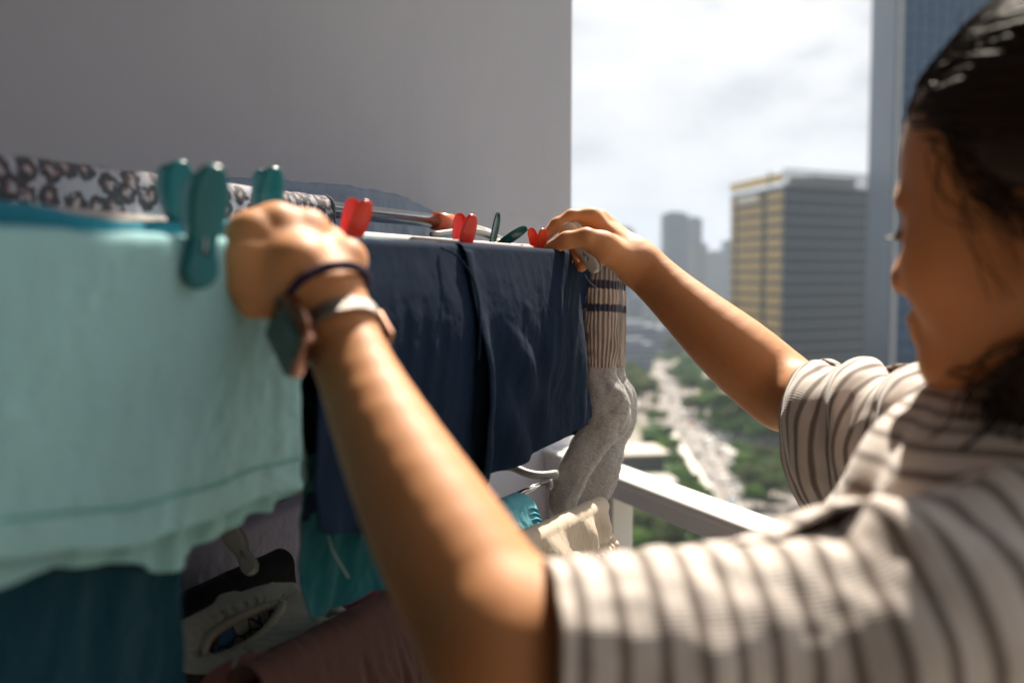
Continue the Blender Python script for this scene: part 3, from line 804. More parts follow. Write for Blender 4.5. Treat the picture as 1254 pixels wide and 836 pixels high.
rodpeg('red clothes peg with tilted grips just right of the fist, below the chrome rail', M_pred, 428, 296, W2, .16, -.22, 10, .90, .0)
rodpeg('glossy red clothes peg upright above the navy shorts near the orange joint', M_pred, 565, 307, W2, .03, -.14, 8.5, .95)
rodpeg('dark teal clothes peg with wide open grips lying between red peg and hand', M_pgreen, 606, 300, .06, .55, -.55, 24, .95, .3)
rodpeg('orange red clothes peg leaning at the fingertips of the far hand', M_porange, 661, 311, .02, -.26, .05, 12, .80)
# peg held in the far hand, and two pegs down on the lower rods
h0, h1 = at(699, 278, 1.150), at(733, 334, 1.135)
zz_ = nrm(h0 - h1); xx_ = nrm(np.cross(zz_, [0, 1, 0]))
peg('white clothes peg held in the far hand, its round ends showing past the thumb', M_pwhite, (h0 * .47 + h1 * .53), nrm(xx_ * .8 + np.array([0, .6, 0])), None, zz_, 5, 1.02)
q0, q1 = at(284, 652, .975), at(313, 706, .945)
peg('beige clothes peg with a slotted paddle on the lavender cloth below', M_pwhite, q0 * .55 + q1 * .45, nrm([1, .2, .6]), None, q0 - q1, 13, .95)
q0, q1 = at(216, 640, 1.06), at(217, 690, 1.05)
peg('grey clothes peg seen edge on beside the dark teal trousers', M_pgrey, (q0 + q1) / 2, nrm([.3, 1, 0]), None, q0 - q1, 6, .9)
# ------------------------------------------------------------------ laundry on the lower tier
M_dteal = fabric('dark_teal_cotton', (.003, .038, .062), .2, .3, 26)
drape('dark_teal_trousers', 'dark teal trousers hanging below the mint shirt', 'trousers', M_dteal, .03, ZF - .02, -150, 192, .42, .1, amp=.005, freq=24, seed=51, billow=.006, bulge=.002, na=160, nbf=110)
M_teal2 = fabric('teal_sweat_jersey', (.006, .090, .115), .15, .35, 28)
ht = px_curve([(0, 722), (.05, 744), (.12, 755), (.24, 753), (.42, 738), (.62, 720), (.85, 712), (.95, 700), (1, 684)])
tshort = drape('teal_shorts', 'teal jersey shorts with a pale thread hanging below the navy shorts', 'shorts', M_teal2, .045, ZF - .015, 338, 456, lambda x: ht(x), .1, pxz=True, amp=.007, freq=30, seed=53, billow=.006, bulge=.012, na=110, nbf=120, r=.012,
      slantr=lambda q: -.02 * q * 0 + .0, hemroll=.012)
v, f, _ = sweep(spline([at(402, 655, .735), at(408, 675, .733), at(418, 692, .732), at(427, 707, .731)], 20), .0006, 5); obj('loose_thread', v, f, plain('pale_thread', (.35, .45, .42), .9), tshort)
s_, z_ = sz_of(340, 700, .034)
b = MB()
def low_cloth(name, label, cat, mat, w, line, front, back=.1, **kw):
    """cloth over a lower rod; line = two photo points of its top fold"""
    (xa, ya), (xb, yb) = line
    sa, za = sz_of(xa, ya, w, 1.15); sb, zb = sz_of(xb, yb, w, 1.15)
    zt = za
    bb = MB(); dz = (zb - za) / (sb - sa); bb.tube([rk(sa - .12, w, za - .12 * dz), rk(sb - .004, w, zb - .004 * dz)], .004, 10); bb.build('lower_rod', M_steel, rack, True)
    return drape(name, label, cat, mat, w, zt, xa, xb, front, back, lift=lambda x: (zb - za) * x, **kw)
M_lav = fabric('lavender_cotton', (.22, .21, .28), .08, .3, 22)
low_cloth('lavender_shirt', 'pale lavender cloth under the beige peg, folded over a lower rod', 'shirt', M_lav, .30, ((205, 683), (372, 618)), .10, .2, seed=61, amp=.003, billow=.004, r=.012)
def zebra():
    m, nt, b = new_mat('black_white_print')
    c = ramp_(nt, noise_(nt, 95, 2, .4, dist=1.6), [(.47, (.015, .015, .02)), (.52, (.16, .16, .18)), (.56, (.02, .02, .025))])
    nt.links.new(c, b.inputs['Base Color']); b.inputs['Roughness'].default_value = .9; return m
low_cloth('printed_top', 'black and white printed top behind the lavender cloth', 'clothing', zebra(), .37, ((205, 664), (372, 606)), .12, .2, seed=62, r=.010)
M_black = fabric('black_cotton', (.008, .008, .010), .2, .3, 24, sheen=0)
low_cloth('black_trousers', 'black cloth slumped between the lavender cloth and cream shorts', 'trousers', M_black, .225, ((196, 762), (345, 690)), .18, .12, seed=63, amp=.012, billow=.02, r=.016)
M_cream = fabric('cream_lining', (.50, .51, .47), .12, .45, 30)
# cream shorts lying open: elastic waistband ring and pouch, on the lower rod
cr = thing('cream_shorts', 'cream shorts turned inside out showing a coloured print in their gathered opening', 'shorts', at(310, 790, .84))
def blob_cloth(name, ringpts, d0, d1, mat, parent, seed, amp=.006, na=90, nb=26, pleat=0, npl=40):
    """cloth skirt between two closed outlines"""
    A = np.array([at(*p) for p in ringpts[0]]); Bp = np.array([at(*p) for p in ringpts[1]])
    A = spline(np.vstack([A, A[:1]]), na); Bp = spline(np.vstack([Bp, Bp[:1]]), na)
    ctr = A.mean(0); V = []
    for j in range(nb):
        q = j / (nb - 1); P = A * (1 - q) + Bp * q
        out = P - ctr; out /= np.linalg.norm(out, axis=1)[:, None]
        th = np.linspace(0, 2 * PI, na)
        b_ = math.sin(PI * q) * d0
        dd = b_ + amp * math.sin(PI * min(1, q + .15)) * noise(np.cos(th) * 3, np.sin(th) * 3, q * 3, seed) + pleat * np.sin(th * npl) * (1 - q) ** 2
        V.append(P + out * dd[:, None] + np.array([0, -.25, .97]) * (b_ * .6))
    V = np.array(V).transpose(1, 0, 2)
    o = obj(name, V.reshape(-1, 3), grid_faces(na, nb), mat, parent); solidify(o, .0014, 0); return o
inner = [(246, 800, .83), (258, 778, .85), (285, 760, .87), (320, 744, .89), (345, 740, .90), (340, 752, .88), (322, 776, .86), (290, 796, .84), (262, 806, .83)]
outer = [(203, 805, .80), (215, 772, .84), (262, 745, .88), (315, 722, .92), (350, 722, .94), (420, 742, .93), (405, 778, .86), (330, 812, .82), (240, 824, .80)]
blob_cloth('gathered_fabric', (inner, outer), .010, 0, M_cream, cr, 71, .012, 160, 30, .0034, 34)
wb = spline(np.vstack([[at(*p) for p in inner], [at(*inner[0])]]), 140)
v, f, _ = sweep(wb, .0042, 10, caps=False, disp=lambda L, th: .22 * np.sin(L * 1500)); obj('waistband', v, f, fabric('cream_elastic', (.55, .53, .45), .1, .3), cr)
def printm():
    m, nt, b = new_mat('printed_lining')
    tc = nt.nodes.new('ShaderNodeTexCoord'); vo = nt.nodes.new('ShaderNodeTexVoronoi'); vo.inputs['Scale'].default_value = 75; nt.links.new(tc.outputs['Object'], vo.inputs['Vector'])
    sc = nt.nodes.new('ShaderNodeSeparateColor'); nt.links.new(vo.outputs['Color'], sc.inputs[0])
    c = ramp_(nt, sc.outputs[0], [(0, (.42, .43, .41)), (.34, (.34, .02, .02)), (.50, (.05, .14, .30)), (.62, (.30, .33, .02)), (.82, (.40, .41, .38))], 'CONSTANT')
    ed = nt.nodes.new('ShaderNodeTexVoronoi'); ed.feature = 'DISTANCE_TO_EDGE'; ed.inputs['Scale'].default_value = 75; nt.links.new(tc.outputs['Object'], ed.inputs['Vector'])
    c = mix_(nt, math_(nt, 'LESS_THAN', ed.outputs['Distance'], .06), c, (.03, .03, .03))
    nt.links.new(c, b.inputs['Base Color']); b.inputs['Roughness'].default_value = .9; return m
ip = np.array([at(*p) for p in inner]); ip = spline(np.vstack([ip, ip[:1]]), 60)[:-1]; ctr = ip.mean(0) + np.array([0, .01, -.03])
v = [ctr]; 
for q in (.33, .66, 1.0): v += list(ctr + (ip - ctr) * q - np.array([0, 0, .012]) * (1 - q * q))
f = [(0, 1 + i, 1 + (i + 1) % 59) for i in range(59)]
for k in (0, 1): f += [(1 + k * 59 + i, 1 + (k + 1) * 59 + i, 1 + (k + 1) * 59 + (i + 1) % 59, 1 + k * 59 + (i + 1) % 59) for i in range(59)]
obj('printed_lining', v, f, printm(), cr)
# cord ends of the cream shorts
b = MB()
for p in ([(392, 748, .88), (402, 752, .87), (410, 748, .86), (424, 752, .86)], [(398, 762, .87), (408, 764, .86), (416, 758, .86)]): b.tube(spline([at(*q) for q in p], 14), .003, 8)
b.build('cord', M_cream, cr, True)
M_brown = fabric('mauve_brown_fleece', (.075, .036, .031), .2, .5, 40)
low_cloth('brown_trousers', 'mauve brown soft trousers folded over the nearest lower rod', 'trousers', M_brown, .05, ((300, 842), (506, 728)), .30, .04, seed=64, amp=.010, billow=.012, r=.016, bulge=.02, na=150)
M_maroon = fabric('maroon_cotton', (.14, .012, .035), .2, .4, 60)
low_cloth('maroon_shirt', 'dark maroon cloth glimpsed between the teal shorts and brown trousers', 'shirt', M_maroon, .11, ((400, 760), (500, 690)), .12, .05, seed=65, amp=.01, r=.012)
pk = thing('pink_sock', 'pink sock with a white band at the bottom edge beside the brown trousers', 'sock', at(305, 830, .78))
P = spline([list(at(322, 822, .76)) + [.014], list(at(306, 826, .765)) + [.017], list(at(290, 834, .77)) + [.018], list(at(270, 850, .77)) + [.018], list(at(262, 880, .77)) + [.012]], 30)
v, f, _ = sweep(P[:, :3], P[:, 3], 20, disp=lambda L, th: .06 * noise(L * 60, np.cos(th) * 2, np.sin(th) * 2, 4)); obj('knit', v, f, fabric('pink_knit', (.50, .22, .21), .1, .4), pk)
P2 = P[6:9]; v, f, _ = sweep(P2[:, :3], P2[:, 3] * 1.07, 20, caps=False); obj('band', v, f, fabric('white_knit', (.6, .56, .55), .05, .3), pk)
# cream pair with ruffled hem at the far end, and the small teal one beside it
M_peach = fabric('cream_satin', (.78, .66, .52), .07, .35, 26, sheen=.1, rough=.7, trans=.25)
WCR = -.02
sa, za = sz_of(628, 657, WCR, 1.2); sb, zb = sz_of(733, 611, WCR, 1.2); za -= .011; zb -= .011
hq = px_curve([(0, 730), (.4, 712), (.7, 700), (1, 690)])
def ruffle(V, a, B):
    for j, (t, q) in enumerate(B):
        if t == 'f':
            g = sstep(.50, .62, q); pl = np.abs(np.sin(a * 46 + 2.2 * noise(a * 9, 1, 0, 3))) ** .7
            gath = math.exp(-((q - .62) / .05) ** 2)
            dd = (.006 * pl * g - .006 * gath + .006 * np.sin(a * 22 + 1.5 * np.sin(a * 7)) * math.sin(PI * min(1, q / .62)) * (q < .62))
            V[:, j, :2] -= dd[:, None] * RV[:2]
    return V
crm = drape('cream_ruffled_shorts', 'cream satin shorts with a ruffled elastic hem on the far lower rod', 'shorts', M_peach, WCR, za, 628, 735, lambda x: .085 - .022 * x, .05, lift=lambda x: (zb - za) * x, seed=81, amp=.002, billow=.004, r=.012, bulge=.010, na=240, nbf=90, extra=ruffle, hemroll=0, fine=.001)
M_aqua = fabric('aqua_jersey', (.12, .42, .50), .1, .4, 40)
sa, za = sz_of(585, 628, .02, 1.2); sb, zb = sz_of(644, 601, .02, 1.2); za -= .012; zb -= .012
def ribs(V, a, B):
    for j, (t, q) in enumerate(B):
        if t == 'f':
            g = sstep(.72, .85, a)
            V[:, j, :2] -= (g * .0018 * math.sin(q * 70))[..., None] * RV[:2]
            V[:, j] += (RU * .055)[None] * (q ** .8 * sstep(.2, 1, a))[:, None] * .55
    return V
drape('aqua_shorts', 'bright aqua small shorts with ribbed waistband beside the cream ruffled shorts', 'shorts', M_aqua, .02, za, 585, 644, .075, .05, lift=lambda x: (zb - za) * x - .010 * max(0, (x - .8) / .2) ** 2, seed=83, amp=.003, billow=.006, r=.014, bulge=.012, extra=ruffle if 0 else ribs, na=120, nbf=90)
# ------------------------------------------------------------------ the woman
def skin_mat():
    m, nt, b = new_mat('skin')
    f = ramp_(nt, noise_(nt, 34, 5, .65), [(.30, (0,) * 3), (.70, (1,) * 3)]); g = noise_(nt, 420, 4, .7)
    c = mix_(nt, f, (.54, .235, .092), (.61, .28, .118)); c = mix_(nt, math_(nt, 'MULTIPLY', g, .3), c, (.44, .17, .062))
    nt.links.new(c, b.inputs['Base Color']); b.inputs['Roughness'].default_value = .56; b.inputs['Specular IOR Level'].default_value = .32
    b.inputs['Sheen Weight'].default_value = .22; b.inputs['Sheen Roughness'].default_value = .35; b.inputs['Sheen Tint'].default_value = (1, .85, .7, 1)
    b.inputs['Subsurface Weight'].default_value = .22; b.inputs['Subsurface Radius'].default_value = (.012, .004, .002); b.inputs['Subsurface Scale'].default_value = 1.0
    bump_(nt, b, [(noise_(nt, 120, 4, .6), .12, .002), (noise_(nt, 900, 2), .12, .0006)]); return m
M_skin = skin_mat()
SH_L = np.array([.235, .515, 1.262]); SH_R = np.array([.375, .80, 1.300])
EL_L = at(622, 796, .475); WR_L = at(411, 397, .602)
EL_R = at(962, 482, 1.09); WR_R = at(782, 322, 1.17)
face_f = np.array([-.731, .682, 0.0]); 
tiltd = math.radians(9)
hx = nrm(face_f * math.cos(tiltd) + np.array([0, 0, -math.sin(tiltd)])); hy = np.array([-face_f[1], face_f[0], 0]); hz_ = np.cross(hx, hy)
HC = np.array([.332, .585, 1.474])
def hd(x, y, z): return HC + x * hx + y * hy + z * hz_
HR = np.array([hx, hy, hz_])
def chain(P, R, k, flat=None):
    return U(k, *[Cap(P[i], P[i + 1], R[i], R[i + 1], flat) for i in range(len(P) - 1)])
def lerp(a, b, t): return np.asarray(a) * (1 - t) + np.asarray(b) * t
def forearm(el, wr, side, wrist_flat, bow):
    ax = wr - el; n = 13; T = np.linspace(0, 1.03, n)
    K = spline(np.array([[0, .0375], [.14, .0390], [.34, .0375], [.60, .0310], [.82, .0258], [1.03, .0242]] if side < 0 else [[0, .0345], [.14, .0352], [.34, .0330], [.60, .0272], [.82, .0222], [1.03, .0208]]), 60)
    if side < 0: K[:, 1] *= 1.06
    R = np.interp(T, K[:, 0], K[:, 1]); P = [el + ax * t + bow * math.sin(PI * min(1, t)) for t in T]
    return U(.006, *[Cap(P[i], P[i + 1], R[i], R[i + 1], (wrist_flat, 1 - .17 * float(sstep(.5, .95, T[i])))) for i in range(n - 1)])
def uparm(sh, el): return U(.02, Cap(sh, lerp(sh, el, .5), .040, .039), Cap(lerp(sh, el, .5), el, .039, .0375))
A3 = lambda L: [at(*p) for p in L]
# far (right) hand: pinching the cloth, thumb side towards the lens
rw = WR_R
def finger(P, R, k=.004): return chain(A3(P), R, k)
pal_r = U(.010,
    Cap(WR_R, at(752, 296, 1.185), .0225, .0165, ([0, 1, 0], .85)),
    Cap(at(775, 318, 1.165), at(724, 267, 1.170), .019, .0100),
    Cap(at(776, 312, 1.180), at(732, 268, 1.190), .018, .0110),
    Cap(at(776, 314, 1.195), at(742, 275, 1.208), .017, .0105),
    Cap(at(776, 318, 1.205), at(752, 283, 1.224), .016, .0095),
    Cap(at(772, 324, 1.160), at(738, 302, 1.140), .019, .0150))
fin_r = [
    finger([(724, 266, 1.168), (704, 271, 1.158), (688, 277, 1.155)], [.0100, .0092, .0086]),
    finger([(738, 301, 1.140), (718, 291, 1.128), (694, 294, 1.130), (674, 304, 1.140)], [.0150, .0112, .0098, .0078]),
    finger([(732, 270, 1.188), (699, 274, 1.205), (686, 300, 1.196), (695, 321, 1.172)], [.0105, .0090, .0085, .0072]),
    finger([(742, 277, 1.208), (708, 284, 1.222), (700, 310, 1.208), (712, 326, 1.182)], [.0100, .0088, .0082, .0070]),
    finger([(752, 285, 1.224), (726, 290, 1.238), (716, 312, 1.222), (726, 324, 1.200)], [.0092, .0080, .0072, .0062])]
fin_r[0] = finger([(724, 266, 1.168), (700, 265, 1.164), (682, 275, 1.160), (667, 290, 1.155)], [.0098, .0084, .0079, .0064])
hand_r = Hand(pal_r, fin_r, .013, .0015)
# near (left) hand: closed fist holding the mint cloth over the rod, seen from behind the wrist
pal_l = U(.008,
    Cap(WR_L, at(364, 332, .605), .0200, .0230, None),
    Cap(at(406, 380, .602), at(374, 288, .628), .0180, .0150),
    Cap(at(402, 380, .602), at(338, 281, .618), .0175, .0150),
    Cap(at(396, 382, .602), at(308, 290, .608), .0170, .0145),
    Cap(at(392, 380, .604), at(296, 318, .598), .0155, .0140))
fin_l = [
    finger([(374, 287, .628), (346, 284, .655), (338, 312, .660), (352, 326, .645)], [.0145, .0110, .0095, .0085], .006),
    finger([(338, 280, .618), (312, 290, .640), (308, 322, .640), (324, 336, .625)], [.0150, .0115, .0100, .0085], .006),
    finger([(308, 289, .608), (294, 318, .612), (300, 348, .610), (320, 356, .600)], [.0140, .0108, .0094, .0083], .006),
    finger([(296, 318, .598), (297, 346, .594), (310, 370, .594), (330, 374, .592)], [.0135, .0102, .0088, .0078], .006),
    finger([(406, 362, .600), (424, 318, .622), (402, 298, .648), (382, 306, .660)], [.0160, .0122, .0105, .0085], .006)]
hand_l = Hand(pal_l, fin_l, .009, .004)
d_out = nrm(WR_L - EL_L)
arm_l = U(.014, forearm(EL_L, WR_L, 1, [0, 1, 0], np.array([-.004, 0, -.002])), uparm(SH_L, EL_L))
arm_r = U(.014, forearm(EL_R, WR_R, -1, [0, 1, .2], np.array([0.0, 0, -.003])), uparm(SH_R, EL_R))
class HandJoin:
    def __init__(s, a, b, k): s.a = a; s.b = b; s.k = k
    def ev(s, P, c, R):
        return U(s.k, s.a, s.b).ev(P, c, R)
skull = U(.03,
    Ell(hd(-.012, 0, .052), (.093, .074, .082), HR),
    Ell(hd(.030, 0, .040), (.062, .066, .080), HR),
    Ell(hd(.038, 0, -.010), (.052, .058, .062), HR),
    Ell(hd(.055, .033, -.012), (.032, .027, .034), HR), Ell(hd(.055, -.033, -.012), (.032, .027, .034), HR),
    Cap(hd(.005, .050, -.035), hd(.070, .016, -.070), .019, .016), Cap(hd(.005, -.050, -.035), hd(.070, -.016, -.070), .019, .016),
    Ell(hd(.076, 0, -.068), (.019, .021, .017), HR))
face = U(.010, skull, Cap(hd(.086, 0, .022), hd(.101, 0, -.010), .0085, .0110), Ell(hd(.097, 0, -.012), (.0125, .0165, .0105), HR),
    Ell(hd(.083, 0, .034), (.012, .045, .012), HR), Ell(hd(.090, 0, -.038), (.0145, .024, .0085), HR), Ell(hd(.088, 0, -.048), (.0135, .021, .0085), HR))
face = Sub(face, Ell(hd(.098, .033, .014), (.016, .020, .012), HR), .012); face = Sub(face, Ell(hd(.098, -.033, .014), (.016, .020, .012), HR), .012)
face = Sub(face, Cap(hd(.108, .018, -.043), hd(.108, -.018, -.043), .0042, .0042), .004)
eyes = U(0, Ell(hd(.079, .032, .014), (.0125,) * 3), Ell(hd(.079, -.032, .014), (.0125,) * 3))
def ear(sg): return Sub(U(.006, Ell(hd(-.004, sg * .076, .004), (.019, .007, .031), HR), Ell(hd(.002, sg * .075, -.024), (.010, .006, .012), HR)), Ell(hd(.002, sg * .084, .006), (.010, .006, .018), HR), .005)
head = U(.006, face, eyes, ear(1), ear(-1))
NB = np.array([.350, .645, 1.320])
neck = U(.02, Cap(hd(-.035, -.008, -.02), lerp(hd(-.035, -.008, -.03), NB, .6), .050, .046), Cap(lerp(hd(-.035, -.008, -.03), NB, .6), NB, .050, .052))
chest = U(.04, Cap(SH_L, SH_R, .040, .040), Cap(NB + np.array([-.01, 0, -.05]), NB + np.array([-.02, 0, -.25]), .085, .10), Cap(NB - np.array([0, 0, .04]), SH_L, .030, .036), Cap(NB - np.array([0, 0, .04]), SH_R, .030, .036))
body = U(.02, U(.02, chest, neck, head), HandJoin(arm_l, hand_l, .012), HandJoin(arm_r, hand_r, .010))
v, f = sdf_mesh(body, (-.24, .36, 1.0), (.52, 1.30, 1.66), .0018)
v = smooth_mesh(v, f, 3, .5)
print('body verts', len(v), time.time() - T0)
person = obj('person', v, f, M_skin)
tag(person, 'woman in a striped short sleeved top reaching both hands to the laundry', 'person')
# eyebrow, lashes
M_hair = None
def hair_mat():
    m, nt, b = new_mat('dark_hair')
    c = mix_(nt, noise_(nt, 60, 3), (.022, .0135, .0095), (.048, .029, .019)); nt.links.new(c, b.inputs['Base Color'])
    b.inputs['Roughness'].default_value = .52; b.inputs['Specular IOR Level'].default_value = .3; b.inputs['Anisotropic'].default_value = .6
    return m
M_hair = hair_mat()
hairE = Ell(hd(-.016, 0, .050), (.105, .086, .096), HR)
def hair_cut(d, P):
    q = (P - HC) @ HR.T
    pl = (1.06 * q[:, 0] + .006 + .006 * np.sin(q[:, 1] * 60) - q[:, 2]) * .69
    pl = np.where(q[:, 0] < -.005, (-.055 - q[:, 2]) * .9 + 0 * pl, pl)
    pl2 = np.minimum(pl, 1)
    w = .0022 * np.sin(q[:, 1] * 420 + 25 * q[:, 2] + 3 * noise(q[:, 0] * 30, q[:, 1] * 30, q[:, 2] * 30, 3)) + .004 * noise(q[:, 0] * 18, q[:, 1] * 40, q[:, 2] * 18, 5)
    d = d + w
    k = .012; h = np.maximum(k - np.abs(d - pl2), 0) / k
    return np.maximum(d, pl2) + h * h * k * .25
cap_ = Fn(hairE, hair_cut)
tail = U(.02, Cap(hd(-.095, 0, .01), hd(-.115, .0, -.03), .036, .040), Cap(hd(-.115, .0, -.03), hd(-.10, .012, -.14), .040, .030), Cap(hd(-.10, .012, -.14), hd(-.085, .02, -.24), .030, .012))
drop = U(.02, Cap(hd(-.045, .070, -.01), at(1262, 480, .560), .012, .011), Cap(at(1262, 480, .560), at(1256, 590, .55), .011, .006))
side = U(.01, Cap(hd(.030, .072, .045), hd(-.012, .085, .012), .016, .014), Cap(hd(-.012, .085, .012), hd(-.075, .055, -.035), .015, .02), Cap(hd(.030, -.072, .045), hd(-.012, -.085, .012), .016, .014), Cap(hd(-.012, -.085, .012), hd(-.075, -.055, -.035), .015, .02))
v, f = sdf_mesh(U(.012, cap_, tail, drop), HC - .32, HC + .2, .003)
v = smooth_mesh(v, f, 1, .5)
hair = obj('hair', v, f, M_hair, person)
# strands over the crown and loose ones by the cheek
b = MB(); r3 = np.random.default_rng(5)
ec = np.array([-.016, 0, .050]); er = np.array([.105, .086, .096])
bun = nrm(np.array([-.95, 0, -.35]))
for k in range(1500):
    y = r3.uniform(-1, 1); front_ = nrm(np.array([.80 - .55 * abs(y) ** 2 + r3.uniform(-.5, .08), y * .95, .55 + r3.uniform(-.18, .35) - .35 * abs(y)]))
    tt = np.linspace(0, r3.uniform(.55, .95), 11)
    P = []
    lift = 1.0 + abs(r3.normal(0, .012)); wob = r3.normal(0, .02, 3)
    for q in tt:
        u = nrm(front_ * (1 - q) + bun * q + wob * math.sin(q * 7))
        rr = (lift + .012 * math.sin(q * 5 + k)) * (1 + .02 * math.sin(PI * q))
        P.append(hd(*(ec + er * u * rr)))
    b.tube(P, r3.uniform(.0004, .0010), 4)
for k in range(46):
    u0 = nrm(np.array([r3.uniform(.3, .8), r3.uniform(-.3, .9), r3.uniform(.25, .8)])); p0 = ec + er * u0 * 1.01
    d = r3.normal(0, 1, 3) * .006 + u0 * r3.uniform(.002, .010) + np.array([-.02, 0, -.004])
    b.tube(spline([hd(*p0), hd(*(p0 + d * .6 + u0 * .004)), hd(*(p0 + d * 1.4))], 7), .0004, 4)
for k in range(220):            # fine hairs along the hairline
    y = r3.uniform(-.2, 1.0) * .078; x0 = .083 * math.sqrt(max(0, 1 - (y / .082) ** 2)); z0 = 1.06 * x0 + .004 + r3.normal(0, .004)
    u0 = nrm(np.array([x0 + .016, y, z0 - .050]) / er); p0 = ec + er * u0 * .985; dd_ = nrm(np.array([-.9, .25 * y / .078, -.25]) + r3.normal(0, .25, 3))
    b.tube(spline([hd(*p0), hd(*(p0 + dd_ * .012 + u0 * .003)), hd(*(p0 + dd_ * .026 + u0 * .002))], 6), r3.uniform(.0003, .0007), 4)
for k in range(70):             # soft edge hair over the temple and ear
    q = r3.uniform(0, 1); a0 = np.array([.052 - .05 * q, .070 + .010 * q, .058 - .045 * q]) + r3.normal(0, .004, 3)
    a1 = a0 + np.array([-.012 + r3.normal(0, .006), .005, -.020 - r3.uniform(0, .012)]); a2 = a1 + np.array([-.022, .001, -.018 + r3.normal(0, .008)])
    b.tube(spline([hd(*a0), hd(*a1), hd(*a2)], 9), r3.uniform(.00025, .0005), 4)
for k in range(110):            # loose lengths falling behind the ear
    j = r3.normal(0, .011, 3); j2 = r3.normal(0, .016, 3)
    b.tube(spline([hd(-.03 + j[0], .078, -.002 + j[2]), hd(-.045, .080 + j[1], -.04), at(1254, 470, .560) + j, at(1246 + r3.normal(0, 14), 560, .555) + j2, at(1244 + r3.normal(0, 18), 605, .55) + j2 * 1.3], 16), r3.uniform(.0005, .0011), 4)
for (p0, p1, p2, p3) in (((.040, .068, .060), (.042, .072, .030), (.034, .074, -.005), (.028, .070, -.035)),):
    for k in range(2):
        j = r3.normal(0, .003, (4, 3)); b.tube(spline([hd(*(np.array(p) + q)) for p, q in zip((p0, p1, p2, p3), j)], 14), r3.uniform(.0002, .0004), 4)
tag(b.build('loose_hair', M_hair, hair, True), kind='stuff')
for sg in (1, -1):
    b = MB()
    for k in range(16):
        q = k / 15; p = np.array([.0905 - .008 * abs(q - .45), sg * (.021 + .022 * q), .0155 + .002 * math.sin(PI * q)])
        b.tube(spline([hd(*p), hd(*(p + np.array([.006, sg * .001, -.003]))), hd(*(p + np.array([.010, sg * .003 * (q - .3), -.003])))], 5), .0005, 4)
    b.build('eyelash', M_hair, person, True)
for sg in (1, -1):
    b = MB()
    b.tube(spline([hd(.0925, sg * .016, .036), hd(.0905, sg * .030, .041), hd(.079, sg * .046, .039)], 10), [.0016, .002, .002, .002, .002, .002, .0018, .0016, .0012, .0006], 8)
    b.build('eyebrow', M_hair, person, True)
b = MB()
for z_, r_ in ((-.039, .0042), (-.0475, .0050)):
    pts = [hd(.094 - abs(t) ** 2 * .011, t * .019, z_) for t in np.linspace(-1, 1, 13)]
    b.tube(pts, [r_ * math.sqrt(max(.05, 1 - (abs(t) ** 2.4))) for t in np.linspace(-1, 1, 13)], 10)
b.build('lips', plain('lips', (.36, .10, .085), .35), person, True)
# ------------------------------------------------------------------ striped ribbed top
def shirt_mat():
    m, nt, b = new_mat('striped_rib_knit')
    tc = nt.nodes.new('ShaderNodeTexCoord'); sp = nt.nodes.new('ShaderNodeSeparateXYZ'); nt.links.new(tc.outputs['UV'], sp.inputs[0])
    u = math_(nt, 'ADD', sp.outputs[0], math_(nt, 'MULTIPLY', math_(nt, 'SUBTRACT', noise_(nt, 60, 2), .5), .0016)); v_ = sp.outputs[1]
    fr = math_(nt, 'FRACT', math_(nt, 'DIVIDE', u, .0178))
    dd = math_(nt, 'ABSOLUTE', math_(nt, 'SUBTRACT', fr, .5))
    stripe = ramp_(nt, dd, [(.0, (1,) * 3), (.10, (1,) * 3), (.24, (0,) * 3)])
    rib = math_(nt, 'ADD', math_(nt, 'MULTIPLY', math_(nt, 'SINE', math_(nt, 'MULTIPLY', v_, 2 * PI / .0026)), .5), .5)
    base = mix_(nt, noise_(nt, 35, 4), (.68, .61, .56), (.75, .68, .63)); base = mix_(nt, math_(nt, 'MULTIPLY', math_(nt, 'SUBTRACT', 1, rib), .14), base, (.50, .42, .39))
    drk = mix_(nt, noise_(nt, 300, 3), (.185, .150, .130), (.27, .225, .198))
    c = mix_(nt, stripe, base, drk)
    nt.links.new(c, b.inputs['Base Color']); b.inputs['Roughness'].default_value = .9; b.inputs['Sheen Weight'].default_value = .25; b.inputs['Specular IOR Level'].default_value = .2
    bump_(nt, b, [(rib, .3, .0006), (noise_(nt, 30, 4), .25, .004)])
    return m
M_shirt = shirt_mat()
def tubecloth(P, R, na, nb, disp, n0, u0=0.0):
    """open sleeve: P centres, R (k,2) radii; returns verts, faces, uv"""
    P = spline(P, na); R = spline(R, na); t, N, B = frames(P, n0)
    L = np.concatenate([[0], np.cumsum(np.linalg.norm(np.diff(P, axis=0), axis=1))])
    th = np.linspace(0, 2 * PI, nb)
    V = np.zeros((na, nb, 3)); UVv = np.zeros((na, nb, 2))
    for i in range(na):
        d = disp(L[i], th)
        V[i] = P[i] + ((R[i, 0] + d) * np.cos(th))[:, None] * N[i] + ((R[i, 1] + d) * np.sin(th))[:, None] * B[i]
        UVv[i, :, 0] = u0 + L[i]; UVv[i, :, 1] = th * R[:, 0].mean()
    return V, UVv
def wrapn(x, th, f, seed): return noise(x, np.cos(th) * f, np.sin(th) * f, seed)
